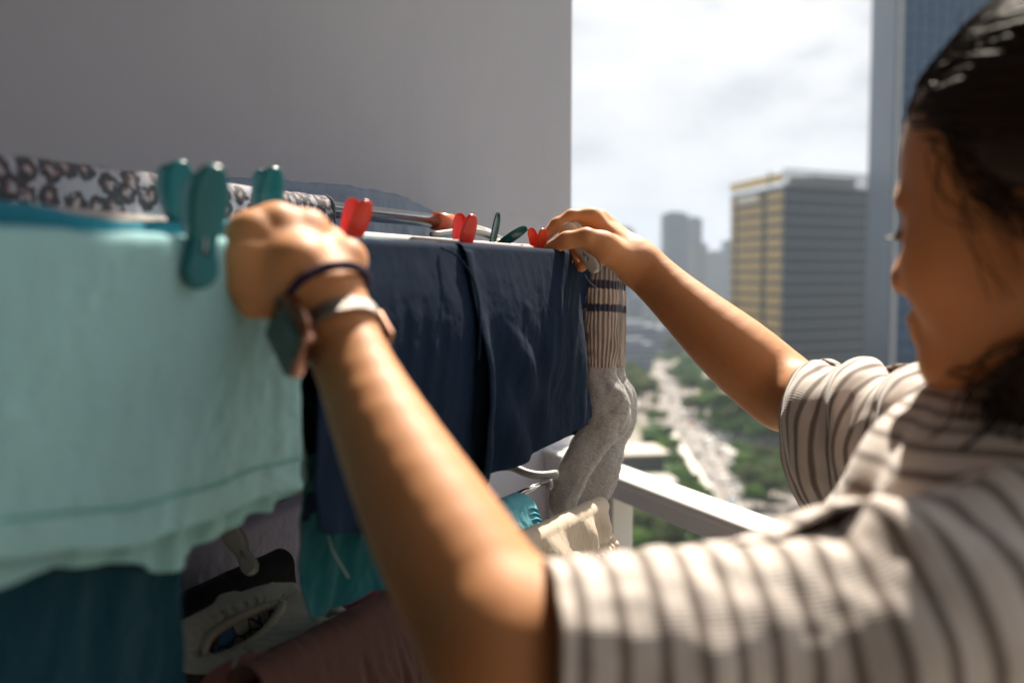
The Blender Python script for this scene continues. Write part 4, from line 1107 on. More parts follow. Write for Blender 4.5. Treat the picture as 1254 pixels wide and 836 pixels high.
# near sleeve (left arm)
PL = [at(664, 793, .470), at(740, 795, .475), at(850, 792, .482), at(960, 785, .487), at(1070, 770, .492), at(1170, 748, .50), at(1270, 735, .52)]
RL = [(.0400, .046), (.0425, .050), (.047, .054), (.052, .058), (.058, .062), (.064, .066), (.066, .068)]
def disp_l(L, th):
    e = sstep(.015, .06, L)
    f1 = .0075 * np.sin(58 * (L - .030 * np.cos(th - .6)) + 2.2 * noise(L * 14, th * .8, 0, 3)) * e * (.4 + .6 * sstep(.05, .14, L))
    return f1 * .8 + .005 * wrapn(L * 16, th, 1.3, 5) * e + .0012 * wrapn(L * 60, th, 4, 8)
VL, UL = tubecloth(PL, RL, 190, 120, disp_l, [0, 0, 1])
# far sleeve (right arm)
PR_ = [at(1002, 538, 1.02), at(1018, 540, .985), at(1050, 545, .945), at(1095, 550, .90), at(1140, 552, .85), at(1185, 556, .80)]
RR_ = [(.080, .041), (.080, .045), (.077, .053), (.074, .060), (.072, .062), (.068, .06)]
def disp_r(L, th):
    e = sstep(.0, .05, L)
    return .0062 * np.sin(75 * (L + .035 * np.cos(th + .5)) + 2 * noise(L * 16, th * .8, 0, 13)) * e + .0045 * wrapn(L * 20, th, 1.6, 15) * e + .001 * wrapn(L * 70, th, 4, 18)
VR, UR = tubecloth(PR_, RR_, 170, 120, disp_r, [0, 0, 1], .2)
# tilt the far opening: the lower lip hangs back towards the body
dirR = nrm(np.array(PR_[1]) - np.array(PR_[0]))
for i in range(60):
    q = (1 - i / 59) ** 1
    h_ = (PR_[0][2] + .08 - VR[i, :, 2]) / .16
    VR[i] += (q * np.clip(h_, -.2, 1.1) * .018 - q * .006)[:, None] * dirR
# torso
TF = nrm([-.86, .50, 0]); TS = np.array([-TF[1], TF[0], 0])
tors = [  # z, centre offset front, half width, half depth
    (.80, .0, .165, .115), (.92, .0, .155, .105), (1.05, .0, .155, .11), (1.15, .004, .160, .118), (1.22, .004, .165, .115), (1.27, .0, .165, .104), (1.305, -.008, .160, .090), (1.335, -.012, .155, .080), (1.356, -.018, .136, .073), (1.368, -.024, .108, .066), (1.380, -.03, .080, .060), (1.386, -.034, .066, .056)]
TC = np.array([.312, .655, 0])
T_ = spline(np.array(tors), 170); nb = 200; th = np.linspace(0, 2 * PI, nb)
VT = np.zeros((170, nb, 3)); UT = np.zeros((170, nb, 2))
arc = np.concatenate([[0], np.cumsum(np.hypot(np.diff(T_[:, 0]), np.diff(T_[:, 2])))])
for i, (z_, off, hw, hdp) in enumerate(T_):
    c, s_ = np.cos(th), np.sin(th); p = .82
    x = np.sign(c) * np.abs(c) ** p * hdp; y = np.sign(s_) * np.abs(s_) ** p * hw
    dsp = .7 * (.005 * np.sin(9 * th + 30 * z_ + 2 * noise(z_ * 12, np.cos(th) * 2, np.sin(th) * 2, 21)) + .007 * wrapn(z_ * 14, th, 2.5, 25)) * (1 - sstep(1.35, 1.39, z_) * .8)
    x = x + dsp * c; y = y + dsp * s_
    VT[i] = TC + (x + off)[:, None] * TF + y[:, None] * TS + np.array([0, 0, z_])
    UT[i, :, 0] = arc[i]; UT[i, :, 1] = th * .14
V = np.concatenate([VL.reshape(-1, 3), VR.reshape(-1, 3), VT.reshape(-1, 3)]); UVs = np.concatenate([UL.reshape(-1, 2), UR.reshape(-1, 2), UT.reshape(-1, 2)])
n1_, n2_ = VL.shape[0] * VL.shape[1], VR.shape[0] * VR.shape[1]
F_ = np.concatenate([grid_faces(*VL.shape[:2]), grid_faces(*VR.shape[:2]) + n1_, grid_faces(*VT.shape[:2]) + n1_ + n2_])
sh = obj('striped_top', V, F_, M_shirt, person, uv=UVs); solidify(sh, .0018, 0)
def rim(Vg, i, r): 
    P = Vg[i]; v, f, _ = sweep(P[:-1], r, 8, caps=False, closed=True); return v, f
b = MB(); b.add(*rim(VT, 169, .0055)); b.build('neckband', M_shirt, sh, True)
M_hem = fabric('hem_edge', (.50, .43, .36), .1, .2)
for VV, r_ in ((VL, .0016), (VR, .0014)):
    b = MB(); b.add(*rim(VV, 0, r_)); b.build('sleeve_hem', M_hem, sh, True)
# trousers, shoes (below the frame)
hipc = TC + np.array([0, 0, .82])
leg = lambda sg: U(.03, Cap(hipc + TS * sg * .085, hipc + TS * sg * .09 + np.array([0, 0, -.40]) + TF * .01, .085, .062), Cap(hipc + TS * sg * .09 + np.array([0, 0, -.40]) + TF * .01, hipc + TS * sg * .095 + np.array([0, 0, -.74]), .062, .055))
v, f = sdf_mesh(U(.03, Ell(hipc + np.array([0, 0, .02]), (.115, .165, .12), np.array([TF, TS, [0, 0, 1.0]])), leg(1), leg(-1)), (.0, .3, .0), (.65, 1.0, 1.05), .008)
obj('trousers', smooth_mesh(v, f, 2), f, fabric('black_trousers_cloth', (.02, .02, .024), .2, .3), person)
for sg in (1, -1):
    a0 = TC + TS * sg * .095
    v, f = sdf_mesh(U(.02, Cap(a0 + np.array([0, 0, .045]), a0 + np.array([0, 0, .09]), .042, .044), Cap(a0 - TF * .03 + np.array([0, 0, .038]), a0 + TF * .15 + np.array([0, 0, .034]), .036, .034)), a0 - np.array([.25, .25, .05]), a0 + np.array([.25, .25, .2]), .006)
    obj('shoe', v, f, plain('canvas_shoe', (.5, .48, .45), .8), person)
# ------------------------------------------------------------------ wristwatch and hair tie on the near wrist
fa = nrm(WR_L - EL_L)
M_rose = plain('rose_gold', (.42, .22, .15), .25, 1.0); M_mesh = plain('steel_mesh_band', (.26, .23, .21), .30, 1.0, bump=.5, bscale=1400)
wc_ = lerp(EL_L, WR_L, .965) 
wa = nrm(np.array([-.64, -.74, -.20])); wa = nrm(wa - (wa @ fa) * fa); wb_ = np.cross(fa, wa)
watch = thing('wristwatch', 'square smartwatch with dark glass face and metal mesh strap on the near wrist', 'watch', wc_)
th = np.linspace(0, 2 * PI, 72, endpoint=False)
def ringband(c, ra, rb, wid, tk, ax, u, v_, tilt=0):
    V = []; 
    for t in th:
        rd = math.cos(t) * u * ra + math.sin(t) * v_ * rb; o_ = nrm(math.cos(t) * u / ra + math.sin(t) * v_ / rb)
        for (x, y) in ((-wid / 2, -tk), (wid / 2, -tk), (wid / 2, tk), (-wid / 2, tk)): V.append(c + rd + ax * x + o_ * y)
    n = len(th); f = [(i * 4 + j, i * 4 + (j + 1) % 4, ((i + 1) % n) * 4 + (j + 1) % 4, ((i + 1) % n) * 4 + j) for i in range(n) for j in range(4)]
    return V, f
v, f = ringband(wc_, .0258, .0250, .011, .0012, fa, wa, wb_); bevel(obj('strap', v, f, M_mesh, watch), .0006)
axw = np.array([fa, wb_, wa])
b = MB(); b.box(wc_ + wa * .0310, (.040, .034, .0105), axw); cs = b.build('case', M_rose, watch); bevel(cs, .004, 4)
b = MB(); b.box(wc_ + wa * .0367, (.0365, .0305, .003), axw); bevel(b.build('screen', plain('dark_green_glass', (.006, .030, .028), .06, var=.02, coat=.6), watch), .0014, 3)
b = MB(); 
for sg in (-1, 1): b.tube([wc_ + wa * .0303 + wb_ * sg * .0185 - fa * .011, wc_ + wa * .0303 + wb_ * sg * .0185 + fa * .011], .0026, 12)
b.build('strap_lug', M_rose, watch, True)
b = MB(); b.box(wc_ - wa * .0285, (.021, .016, .004), axw); bevel(b.build('buckle', M_rose, watch), .0012)
b = MB(); b.tube([wc_ + wa * .0310 + wb_ * .017 + fa * .008, wc_ + wa * .0310 + wb_ * .0195 + fa * .008], .003, 16); b.build('crown', M_rose, watch, True)
tc_ = at(403, 370, .602)
ta = nrm(fa + np.array([-.38, .26, .0])); tu = nrm(np.array([-1.0, 0, -.25])); tu = nrm(tu - (tu @ ta) * ta); tv = np.cross(ta, tu)
pts = np.array([tc_ + math.cos(t) * tu * .0275 + math.sin(t) * tv * .0265 + ta * .003 * math.sin(2 * t) for t in th])
v, f, _ = sweep(pts, .0028, 10, caps=False, closed=True, disp=lambda L, t_: .06 * np.sin(L * 2200 + t_ * 2))
tag(obj('hair_tie', v, f, fabric('aubergine_elastic', (.030, .016, .045), .2, .3, 200)), 'dark purple elastic hair tie worn around the near wrist', 'hair tie')
# ------------------------------------------------------------------ city far below
ZG = -58.0
def G(px, py, z=ZG): return ground(px, py, z)
def sheet(name, poly, z, mat, kind='structure', label=None, cat=None):
    o = obj(name, [(p[0], p[1], z) for p in poly], [tuple(range(len(poly)))], mat, smooth=False)
    if o.data.polygons[0].normal.z < 0: o.data.flip_normals()
    return tag(o, label, cat, None, kind)
def ground_mat():
    m, nt, b = new_mat('city_ground')
    f = noise_(nt, .018, 6, .6); g = noise_(nt, .3, 4)
    c = ramp_(nt, f, [(.36, (.055, .085, .030)), (.47, (.085, .10, .05)), (.52, (.24, .21, .18)), (.66, (.32, .29, .26))])
    c = mix_(nt, math_(nt, 'MULTIPLY', g, .4), c, (.12, .115, .09)); nt.links.new(c, b.inputs['Base Color']); b.inputs['Roughness'].default_value = .95; return m
sheet('ground', [(-3500, -600), (3500, -600), (3500, 4200), (-3500, 4200)], ZG, ground_mat())
def road_mat():
    m, nt, b = new_mat('asphalt')
    c = mix_(nt, noise_(nt, .12, 6, .65), (.15, .135, .125), (.20, .18, .168)); c = mix_(nt, math_(nt, 'MULTIPLY', noise_(nt, 1.5, 3), .35), c, (.11, .10, .095))
    nt.links.new(c, b.inputs['Base Color']); b.inputs['Roughness'].default_value = .85; return m
M_road = road_mat(); M_pave = plain('paving', (.18, .16, .14), .9, vscale=.3, var=.15); M_paint = plain('road_paint', (.7, .7, .68), .7)
M_lawn = plain('lawn', (.045, .085, .025), .95, vscale=.15, var=.35)
def gp(L): return [G(*p)[:2] for p in L]
sheet('pavement', gp([(768, 470), (812, 455), (850, 500), (925, 560), (985, 665), (880, 672), (800, 560)]), ZG + .10, M_pave)
sheet('road', gp([(808, 432), (815, 432), (832, 480), (862, 512), (900, 548), (924, 620), (948, 690), (890, 690), (850, 585), (820, 530), (802, 478)]), ZG + .14, M_road)
sheet('side_road', gp([(935, 545), (950, 545), (1012, 690), (985, 690)]), ZG + .13, M_road)
sheet('cross_road', gp([(868, 528), (905, 556), (1100, 520), (1100, 500), (900, 510)]), ZG + .145, M_road)
sheet('lawn', gp([(790, 505), (822, 530), (872, 625), (862, 672), (760, 690), (760, 600), (800, 590), (800, 540)]), ZG + .12, M_lawn)
sheet('park_lawn', gp([(905, 470), (1000, 480), (1030, 560), (935, 548), (870, 500)]), ZG + .12, M_lawn)
mb = MB()
def stripe(a, b_, wd):
    a, b_ = np.array(a), np.array(b_); d = nrm(b_ - a); n = np.array([-d[1], d[0]]) * wd / 2
    q = [a - n, b_ - n, b_ + n, a + n]; mb.add([(p[0], p[1], ZG + .15) for p in q], [(0, 1, 2, 3)])
l0, l1 = G(834, 500)[:2], G(908, 680)[:2]
for k in range(26):
    stripe(l0 + (l1 - l0) * k / 26, l0 + (l1 - l0) * (k + .45) / 26, .35)
l0, l1 = G(852, 512)[:2], G(935, 680)[:2]
for k in range(26): stripe(l0 + (l1 - l0) * k / 26, l0 + (l1 - l0) * (k + .45) / 26, .35)
for k in range(9): a = G(868 + 5 * k, 536 + 3.4 * k)[:2]; stripe(a, a + np.array([2.5, 8.0]), 1.1)
tag(mb.build('road_markings', M_paint), kind='structure')
# pale parapet wall of the ramp beside the road
b = MB(); a0, a1 = G(822, 537), G(868, 612); d = nrm(a1 - a0)
pw = thing('ramp_wall', 'long pale concrete ramp wall running beside the wide road', 'wall', a0)
b.box((a0 + a1) / 2 + np.array([0, 0, 1.2]), (np.linalg.norm(a1 - a0), 2.2, 2.4), [d, [-d[1], d[0], 0], [0, 0, 1]]); b.build('wall_body', plain('pale_concrete', (.40, .37, .33), .85, vscale=.5), pw)
b = MB(); b.box((a0 + a1) / 2 + np.array([0, 0, 2.55]), (np.linalg.norm(a1 - a0) + .4, 2.6, .28), [d, [-d[1], d[0], 0], [0, 0, 1]]); b.build('coping', plain('pale_coping', (.58, .54, .49), .85, vscale=.5), pw)
# --- trees
def leaf_mat(name, c0, c1):
    m, nt, b = new_mat(name)
    oi = nt.nodes.new('ShaderNodeObjectInfo'); 
    c = mix_(nt, noise_(nt, .5, 4), c0, c1); c = mix_(nt, math_(nt, 'MULTIPLY', oi.outputs['Random'], .5), c, tuple(x * .55 for x in c0))
    nt.links.new(c, b.inputs['Base Color']); b.inputs['Roughness'].default_value = .75; b.inputs['Specular IOR Level'].default_value = .3
    out = nt.nodes['Material Output']; t = nt.nodes.new('ShaderNodeBsdfTranslucent'); nt.links.new(c, t.inputs[0]); mx = nt.nodes.new('ShaderNodeMixShader'); mx.inputs[0].default_value = .42
    nt.links.new(b.outputs[0], mx.inputs[1]); nt.links.new(t.outputs[0], mx.inputs[2]); nt.links.new(mx.outputs[0], out.inputs[0]); return m
LM = [leaf_mat('dark_leaves', (.060, .130, .038), (.10, .19, .05)), leaf_mat('fresh_leaves', (.10, .20, .035), (.15, .25, .05)), leaf_mat('olive_leaves', (.085, .12, .04), (.13, .16, .06))]
M_bark = plain('bark', (.10, .075, .055), .95, vscale=3)
protos = []
def tree_meshes(seed, hgt, cw):
    r = np.random.default_rng(seed); b = MB()
    b.tube([(0, 0, 0), (.05, .03, hgt * .25), (.12, -.05, hgt * .5)], [.28, .22, .16], 8)
    cl = []
    for k in range(15):
        a = r.uniform(0, 2 * PI); rr = cw * .36 * math.sqrt(r.uniform(0, 1)); zc = hgt * (.42 + .42 * r.uniform(0, 1) * (1 - .45 * (rr / (cw * .36)) ** 2))
        p = np.array([rr * math.cos(a), rr * math.sin(a), zc]); cl.append((p, r.uniform(.16, .27) * cw))
        if k < 7: b.tube([(.08, 0, hgt * .33), tuple(p * .5 + np.array([0, 0, hgt * .2])), tuple(p)], [.12, .08, .04], 5)
    V = []; F = []
    for p, R in cl:
        for q in range(150):
            d = nrm(r.normal(0, 1, 3)); c = p + d * R * r.uniform(.55, 1.05) * np.array([1, 1, .75]); n = nrm(d + r.normal(0, .6, 3)); u = nrm(np.cross(n, r.normal(0, 1, 3))); w_ = np.cross(n, u); s_ = r.uniform(.22, .5)
            k0 = len(V); V += [c + u * s_, c + w_ * s_ * .6, c - u * s_, c - w_ * s_ * .6]; F.append((k0, k0 + 1, k0 + 2, k0 + 3))
    return b, V, F
TG = 'street trees seen blurred far below the balcony'
for kind, (seed, hgt, cw) in enumerate([(1, 9, 9), (2, 8, 8), (3, 11, 10), (4, 7, 9)]):
    b, V, F = tree_meshes(seed, hgt, cw)
    t = thing('tree', None, 'tree', (0, 0, 0), TG)
    tr = b.build('trunk', M_bark, t, True, local=True); cr_ = obj('crown', V, F, LM[(0, 1, 2, 0)[kind]], t, False, local=True)
    protos.append([t, [tr, cr_], False])
tr_rng = np.random.default_rng(77); ntree = 0
def tree_at(px, py, kind, sc, label):
    global ntree
    P = G(px, py); t, ch, used = protos[kind]
    if used:
        t = t.copy(); COL.objects.link(t)
        for c in ch:
            d = c.copy(); COL.objects.link(d); d.parent = t
    else: protos[kind][2] = True
    t.location = (P[0], P[1], ZG); t.scale = (sc * tr_rng.uniform(.9, 1.1), sc * tr_rng.uniform(.9, 1.1), sc * tr_rng.uniform(.9, 1.1)); t.rotation_euler = (0, 0, tr_rng.uniform(0, 6.28)); t['label'] = label; ntree += 1
def tree_zone(pts, kinds, sc, label, jit=0):
    for i, (x, y) in enumerate(pts): tree_at(x + tr_rng.normal(0, jit), y + tr_rng.normal(0, jit), kinds[i % len(kinds)], sc * tr_rng.uniform(.85, 1.2), label)
tree_zone([(768, 500), (778, 488), (764, 480), (785, 470), (772, 462), (758, 492), (756, 470), (788, 500)], [0, 2, 0], 1.35, 'large dark tree beside the hanging sock, left of the far road', 2)
tree_zone([(826, 470), (838, 476), (848, 470), (834, 462), (858, 480), (846, 488)], [0, 3, 0], 1.25, 'dark green tree between the far road and the raised forearm', 2)
tree_zone([(862, 500), (872, 508), (884, 500), (866, 488), (880, 490), (895, 510), (858, 510), (905, 505)], [1, 0, 1], 1.2, 'fresh green tree under the forearm, right of the car park', 2)
tree_zone([(912, 520), (925, 530), (938, 528), (920, 542), (950, 535), (935, 548), (960, 545), (905, 538), (975, 545), (965, 530)], [0, 2, 0], 1.3, 'bluish dark tree below the elbow, beside the striped far sleeve', 2)
tree_zone([(885, 528), (893, 536), (880, 518)], [1, 1], .95, 'yellowish green small tree at the corner of the junction', 1)
tree_zone([(928, 575), (938, 585), (922, 592), (945, 598), (932, 608), (915, 582), (940, 620), (950, 610)], [2, 0, 1], .85, 'olive green tree on the strip right of the junction', 2)
tree_zone([(968, 590), (985, 585), (995, 598), (978, 602), (1002, 615), (990, 622), (1010, 600)], [0, 1, 2], 1.05, 'green tree next to the lower hem of the far sleeve', 2)
tree_zone([(790, 535), (798, 545), (806, 552), (795, 552), (814, 562), (824, 575), (832, 588), (842, 600), (852, 612), (860, 625), (870, 640), (808, 540), (838, 612), (826, 592)], [1, 0, 1, 3], .72, 'bright green tree in the row beside the pale ramp wall', 1)
tree_zone([(790, 640), (800, 655), (815, 665), (830, 650), (845, 660), (780, 660), (812, 640), (850, 690), (800, 690), (830, 690), (870, 690), (782, 690)], [0, 2, 3, 1], .95, 'dark tree seen below the white handrail beside its post', 3)
tree_zone([(776, 440), (790, 436), (762, 445), (800, 444), (816, 446), (830, 450), (842, 452), (770, 425), (800, 425), (825, 432)], [0, 2, 0, 3], 1.2, 'hazy tree at the far end of the road by the low buildings', 2)
tree_zone([(858, 520), (875, 530), (846, 512), (905, 560), (915, 568), (945, 572), (955, 580), (905, 590), (918, 605), (926, 625)], [1, 0, 2], .8, 'small fresh tree along the right kerb of the wide road', 2)
tree_zone([(800, 500), (806, 515), (795, 520), (812, 540), (820, 552)], [1, 3], .75, 'small green tree along the left kerb of the wide road', 2)
# low hedge mass along the lawn edge
# --- cars and pedestrians' vans on the road
def car_mesh(L, Wd, Hh, van=False):
    b = MB(); y = Wd / 2
    prof = [(-L / 2, .35), (-L / 2, .8), (-L * .42, .95), (-L * .30, Hh), (L * .12, Hh), (L * .27, .95), (L * .47, .82), (L / 2, .6), (L / 2, .35)] if not van else [(-L / 2, .35), (-L / 2, Hh), (L * .3, Hh), (L * .42, 1.1), (L / 2, .95), (L / 2, .35)]
    n = len(prof); v = [(x, s * y * (1 if z < 1 else .86), z) for s in (-1, 1) for (x, z) in prof]
    b.add(v, [tuple(range(n)), tuple(range(n, 2 * n))[::-1]] + [(i, n + i, n + (i + 1) % n, (i + 1) % n) for i in range(n)], 0)
    gl = [(-L * .36, .98), (-L * .27, Hh - .08), (L * .10, Hh - .08), (L * .22, .98)]
    for s in (-1, 1): b.add([(x, s * y * (.995 if z < 1 else .90), z) for x, z in gl], [(0, 1, 2, 3) if s < 0 else (3, 2, 1, 0)], 1)
    b.add([(L * .13, -y * .8, Hh - .05), (L * .13, y * .8, Hh - .05), (L * .272, y * .8, 1.0), (L * .272, -y * .8, 1.0)], [(0, 1, 2, 3)], 1)
    for x in (-L * .3, L * .3):
        for s in (-1, 1): b.tube([(x, s * (y - .2), .33), (x, s * (y + .02), .33)], .33, 12, 2)
    return b
M_glass = plain('car_glass', (.02, .025, .03), .08); M_tyre = plain('tyre', (.02, .02, .02), .9)
CC = [('white', (.72, .72, .71)), ('white', (.70, .70, .69)), ('silver', (.42, .43, .44)), ('black', (.02, .02, .022)), ('red', (.35, .03, .02)), ('pale blue', (.25, .35, .45))]
cpaint = [plain('car_paint_' + c.replace(' ', '_'), v, .25, coat=.6) for c, v in CC]
cbase = {}
crng = np.random.default_rng(9); rd = nrm(np.append(G(846, 585)[:2] - G(815, 530)[:2], 0))
def car_at(px, py, ci, where, van=False, ang=None, z=.146):
    P = G(px, py); k = (ci, van)
    if k not in cbase:
        o = car_mesh(5.4 if van else 4.5, 2.0 if van else 1.8, 2.2 if van else 1.45, van).build('car', None, None, False, mats=[cpaint[ci], M_glass, M_tyre]); cbase[k] = o
    else: o = cbase[k].copy(); COL.objects.link(o)
    o.location = (P[0], P[1], ZG + z); a = math.atan2(rd[1], rd[0]) + (ang or 0); o.rotation_euler = (0, 0, a)
    tag(o, 'blurred %s %s %s' % (CC[ci][0], 'van' if van else 'car', where), 'van' if van else 'car', 'vehicles on the roads below')
for i in range(16):
    t = i / 15; car_at(848 + 40 * t + crng.normal(0, 1.5), 500 + 40 * t * .95 + (i % 3) * 5 + crng.normal(0, 1), int(crng.integers(0, 4)) if i % 4 else 0, 'standing in the packed car park above the junction', False, 1.2)
for i, (x, y) in enumerate([(812, 452), (815, 466), (806, 472), (820, 482), (822, 492), (832, 505), (828, 515), (846, 522), (838, 530), (852, 540), (866, 545), (880, 556), (872, 566), (893, 572), (884, 590), (902, 600), (896, 618), (918, 640), (905, 632), (925, 660), (854, 560), (866, 588)]):
    car_at(x, y, [0, 2, 1, 0, 3, 1, 0, 4, 2, 0, 1, 3, 0, 2, 1, 0, 5, 3, 0, 2, 3, 3][i], ['driving up the wide road towards the far end', 'on the wide road at the junction', 'on the wide road just above the handrail'][0 if y < 525 else 1 if y < 595 else 2], i % 7 == 3)
for (x, y) in ((908, 566), (889, 538), (912, 548)): car_at(x, y, 0, 'turning at the right corner of the junction', True, .8)
# kerbside lamps
def lamp(px, py, label):
    P = G(px, py); t = thing('street_lamp', label, 'street lamp', (P[0], P[1], ZG), 'street lamps along the wide road')
    b = MB(); b.tube([(0, 0, 0), (0, 0, 8.6), (.5, 0, 9.2), (1.8, 0, 9.4)], [.12, .09, .07, .06], 8); b.build('pole', plain('lamp_metal', (.3, .3, .3), .5), t, True, local=True)
    b = MB(); b.box((2.1, 0, 9.38), (.9, .3, .14)); b.build('lamp_head', plain('lamp_head_metal', (.35, .35, .35), .4), t, local=True)
for (x, y) in ((838, 520), (862, 575), (890, 640), (920, 580)): lamp(x, y, 'thin street lamp on the kerb of the wide road')
# --- buildings
def glassm(name, c, rough=.2, spec=.35): return plain(name, c, rough, var=.25, vscale=.06, spec=spec)
def bld(name, label, c, ux, wx, wy, h, mats, floor=3.8, band=1.2, fin=None, z0=ZG, cap=True, group=None, nb=True):
    """tower: c near corner-centre, ux unit vector of its front face, wx along it, wy deep"""
    ux = nrm(np.append(ux, 0)); uy = np.array([-ux[1], ux[0], 0]); ax = [ux, uy, np.array([0, 0, 1.0])]
    t = thing(name, label, 'building', (c[0], c[1], z0), group)
    cc = np.array([c[0], c[1], 0])
    b = MB(); b.box(cc + np.array([0, 0, z0 + h / 2]), (wx, wy, h), ax); b.build('glass_facade', mats[0], t)
    if nb:
        b = MB(); k = int(h / floor)
        for i in range(k + 1): b.box(cc + np.array([0, 0, z0 + i * floor + .6]), (wx + .5, wy + .5, band), ax)
        b.build('floor_bands', mats[1], t)
    if fin:
        b = MB(); 
        for i in range(int(wx / fin) + 1):
            x = -wx / 2 + i * fin
            for s in (-1, 1): b.box(cc + ux * x + uy * s * (wy / 2 + .35) + np.array([0, 0, z0 + h / 2]), (.35, .5, h - .3), ax)
        for i in range(int(wy / fin) + 1):
            y = -wy / 2 + i * fin
            for s in (-1, 1): b.box(cc + uy * y + ux * s * (wx / 2 + .35) + np.array([0, 0, z0 + h / 2]), (.5, .35, h - .3), ax)
        b.build('fins', mats[2 if len(mats) > 2 else 1], t)
    if cap:
        b = MB(); b.box(cc + np.array([0, 0, z0 + h + 1.4]), (wx * .55, wy * .5, 2.8), ax); b.build('roof_plant', mats[1], t)
    return t, ax, cc
# gold and glass office block
D0 = 400.
K = at(958, 335, D0)[:2]; Lc = at(896, 335, 452.)[:2]; Rc = at(1062, 335, 425.)[:2]
ztop = at(958, 212, D0)[2]; H = ztop - ZG
t = thing('office_tower', 'mid rise office tower with gold panelled side and dark glass front', 'building', (K[0], K[1], ZG))
uR = nrm(np.append(Rc - K, 0)); uL = nrm(np.append(Lc - K, 0)); wR = np.linalg.norm(Rc - K); wL = np.linalg.norm(Lc - K)
def onf(u, s, o, z, n): p = np.append(K, 0) + u * s + n * o; return np.array([p[0], p[1], z])
nR = np.array([uR[1], -uR[0], 0]); nR = nR if nR[1] < 0 else -nR
nL = np.array([uL[1], -uL[0], 0]); nL = nL if nL @ uR < 0 else -nL
M_gold = plain('gold_panels', (.58, .40, .13), .45, .25, var=.12, vscale=.2); M_dglass = glassm('dark_curtain_glass', (.035, .050, .068), .10); M_fin = plain('grey_fins', (.16, .18, .20), .5, var=.1); M_goldglass = glassm('bronze_glass', (.05, .04, .02), .15)
poly = [K, K + uR[:2] * wR, K + uR[:2] * wR + uL[:2] * wL, K + uL[:2] * wL]
b = MB(); b.prism(poly, ZG, ztop - 5); b.build('glass_core', M_dglass, t)
fl = 4.7; nf = int(H / fl)
b = MB(); b2 = MB(); b3 = MB()
for i in range(nf - 1):
    z = ZG + i * fl + 1
    b.box(onf(uR, wR / 2, .25, z, nR), (wR + .4, .5, 1.1), [uR, nR, [0, 0, 1]])
    for (s0, s1) in ((0, .28), (.36, .86), (.91, 1.0)):
        b2.box(onf(uL, wL * (s0 + s1) / 2, .3, z + .4, nL), (wL * (s1 - s0), .6, 2.9), [uL, nL, [0, 0, 1]])
b.build('floor_bands', M_fin, t); b2.build('gold_panels', M_gold, t)
for i in range(20):
    b3.box(onf(uR, wR * i / 19, .55, (ZG + ztop - 5) / 2, nR), (.32, .5, H - 5.2), [uR, nR, [0, 0, 1]])
for i in range(12):
    b3.box(onf(uL, wL * i / 11, .65, (ZG + ztop - 5) / 2, nL), (.3, .4, H - 5.2), [uL, nL, [0, 0, 1]])
b3.build('mullions', plain('mullions', (.17, .18, .185), .5), t)
b = MB()
b.box(onf(uL, wL / 2, .9, ztop - 1.9, nL), (wL, .8, 3.4), [uL, nL, [0, 0, 1]]); b.build('gold_parapet', M_gold, t)
b = MB()
for i in range(24): b.box(onf(uR, wR * i / 23, .3, ztop - 1.9, nR), (.45, .5, 6.4), [uR, nR, [0, 0, 1]])
for z in (-4.6, -1.4, 1.2): b.box(onf(uR, wR / 2, .62, ztop + z, nR), (wR + .5, .35, .55), [uR, nR, [0, 0, 1]])
for s in (.0, 1.0): b.box(onf(uR, wR * s, -8, ztop - 1.9, nR), (.6, .6, 6.4), [uR, nR, [0, 0, 1]])
b.build('roof_screen', plain('pale_roof_screen', (.22, .22, .22), .6), t)
b = MB(); b.box(onf(uR, wR * .62, -9, ztop - 2.5, nR), (wR * .5, 12, 5), [uR, nR, [0, 0, 1]]); b.build('roof_plant', M_fin, t)
b = MB(); b.box(onf(uL, wL * .62, 1.25, ztop - 8.4, nL), (wL * .42, .5, 3.2), [uL, nL, [0, 0, 1]]); b.build('rooftop_sign', plain('pale_sign', (.62, .60, .56), .5), t)
b = MB()
for i in range(nf - 1): b.box(onf(uR, wR + .2, .3, ZG + i * fl + 2.4, nR), (1.2, 1.0, 1.5), [uR, nR, [0, 0, 1]])
b.build('corner_strip', plain('corner_strip', (.42, .42, .41), .4), t)
# tall blue glass tower at the right, running out of the frame
K2 = at(1093, 335, 262.)[:2]; A2 = at(1062, 335, 300.)[:2]; B2 = at(1330, 335, 290.)[:2]
M_bglass = glassm('blue_curtain_glass', (.060, .115, .205), .25, .3)
M_pglass = glassm('pale_blue_glass', (.045, .078, .13), .35, .12)
t = thing('glass_skyscraper', 'very tall blue glass skyscraper rising out of frame behind the head', 'building', (K2[0], K2[1], ZG))
v1, v2 = nrm(np.append(B2 - K2, 0)), nrm(np.append(A2 - K2, 0)); w1, w2 = np.linalg.norm(B2 - K2), np.linalg.norm(A2 - K2)
HT = 190.
poly = [K2, K2 + v1[:2] * w1, K2 + v1[:2] * w1 + v2[:2] * w2, K2 + v2[:2] * w2]
b = MB(); b.prism(poly, ZG, HT); b.build('glass_core', M_bglass, t)
m1 = np.array([v1[1], -v1[0], 0]); m1 = m1 if m1[1] < 0 else -m1
m2 = np.array([v2[1], -v2[0], 0]); m2 = m2 if m2 @ v1 < 0 else -m2
def on2(u, s, o, z, n): p = np.append(K2, 0) + u * s + n * o; return np.array([p[0], p[1], z])
b = MB(); b.box(on2(v2, w2 / 2, .25, (HT + ZG) / 2, m2), (w2, .5, HT - ZG - 1), [v2, m2, [0, 0, 1]]); b.build('side_facade', M_pglass, t)
b = MB(); b.box(on2(v1, 0.2, .5, (HT + ZG) / 2, m1), (.8, .9, HT - ZG), [v1, m1, [0, 0, 1]]); b.build('corner_fin', plain('white_corner_fin', (.40, .42, .45), .4), t)
b = MB()
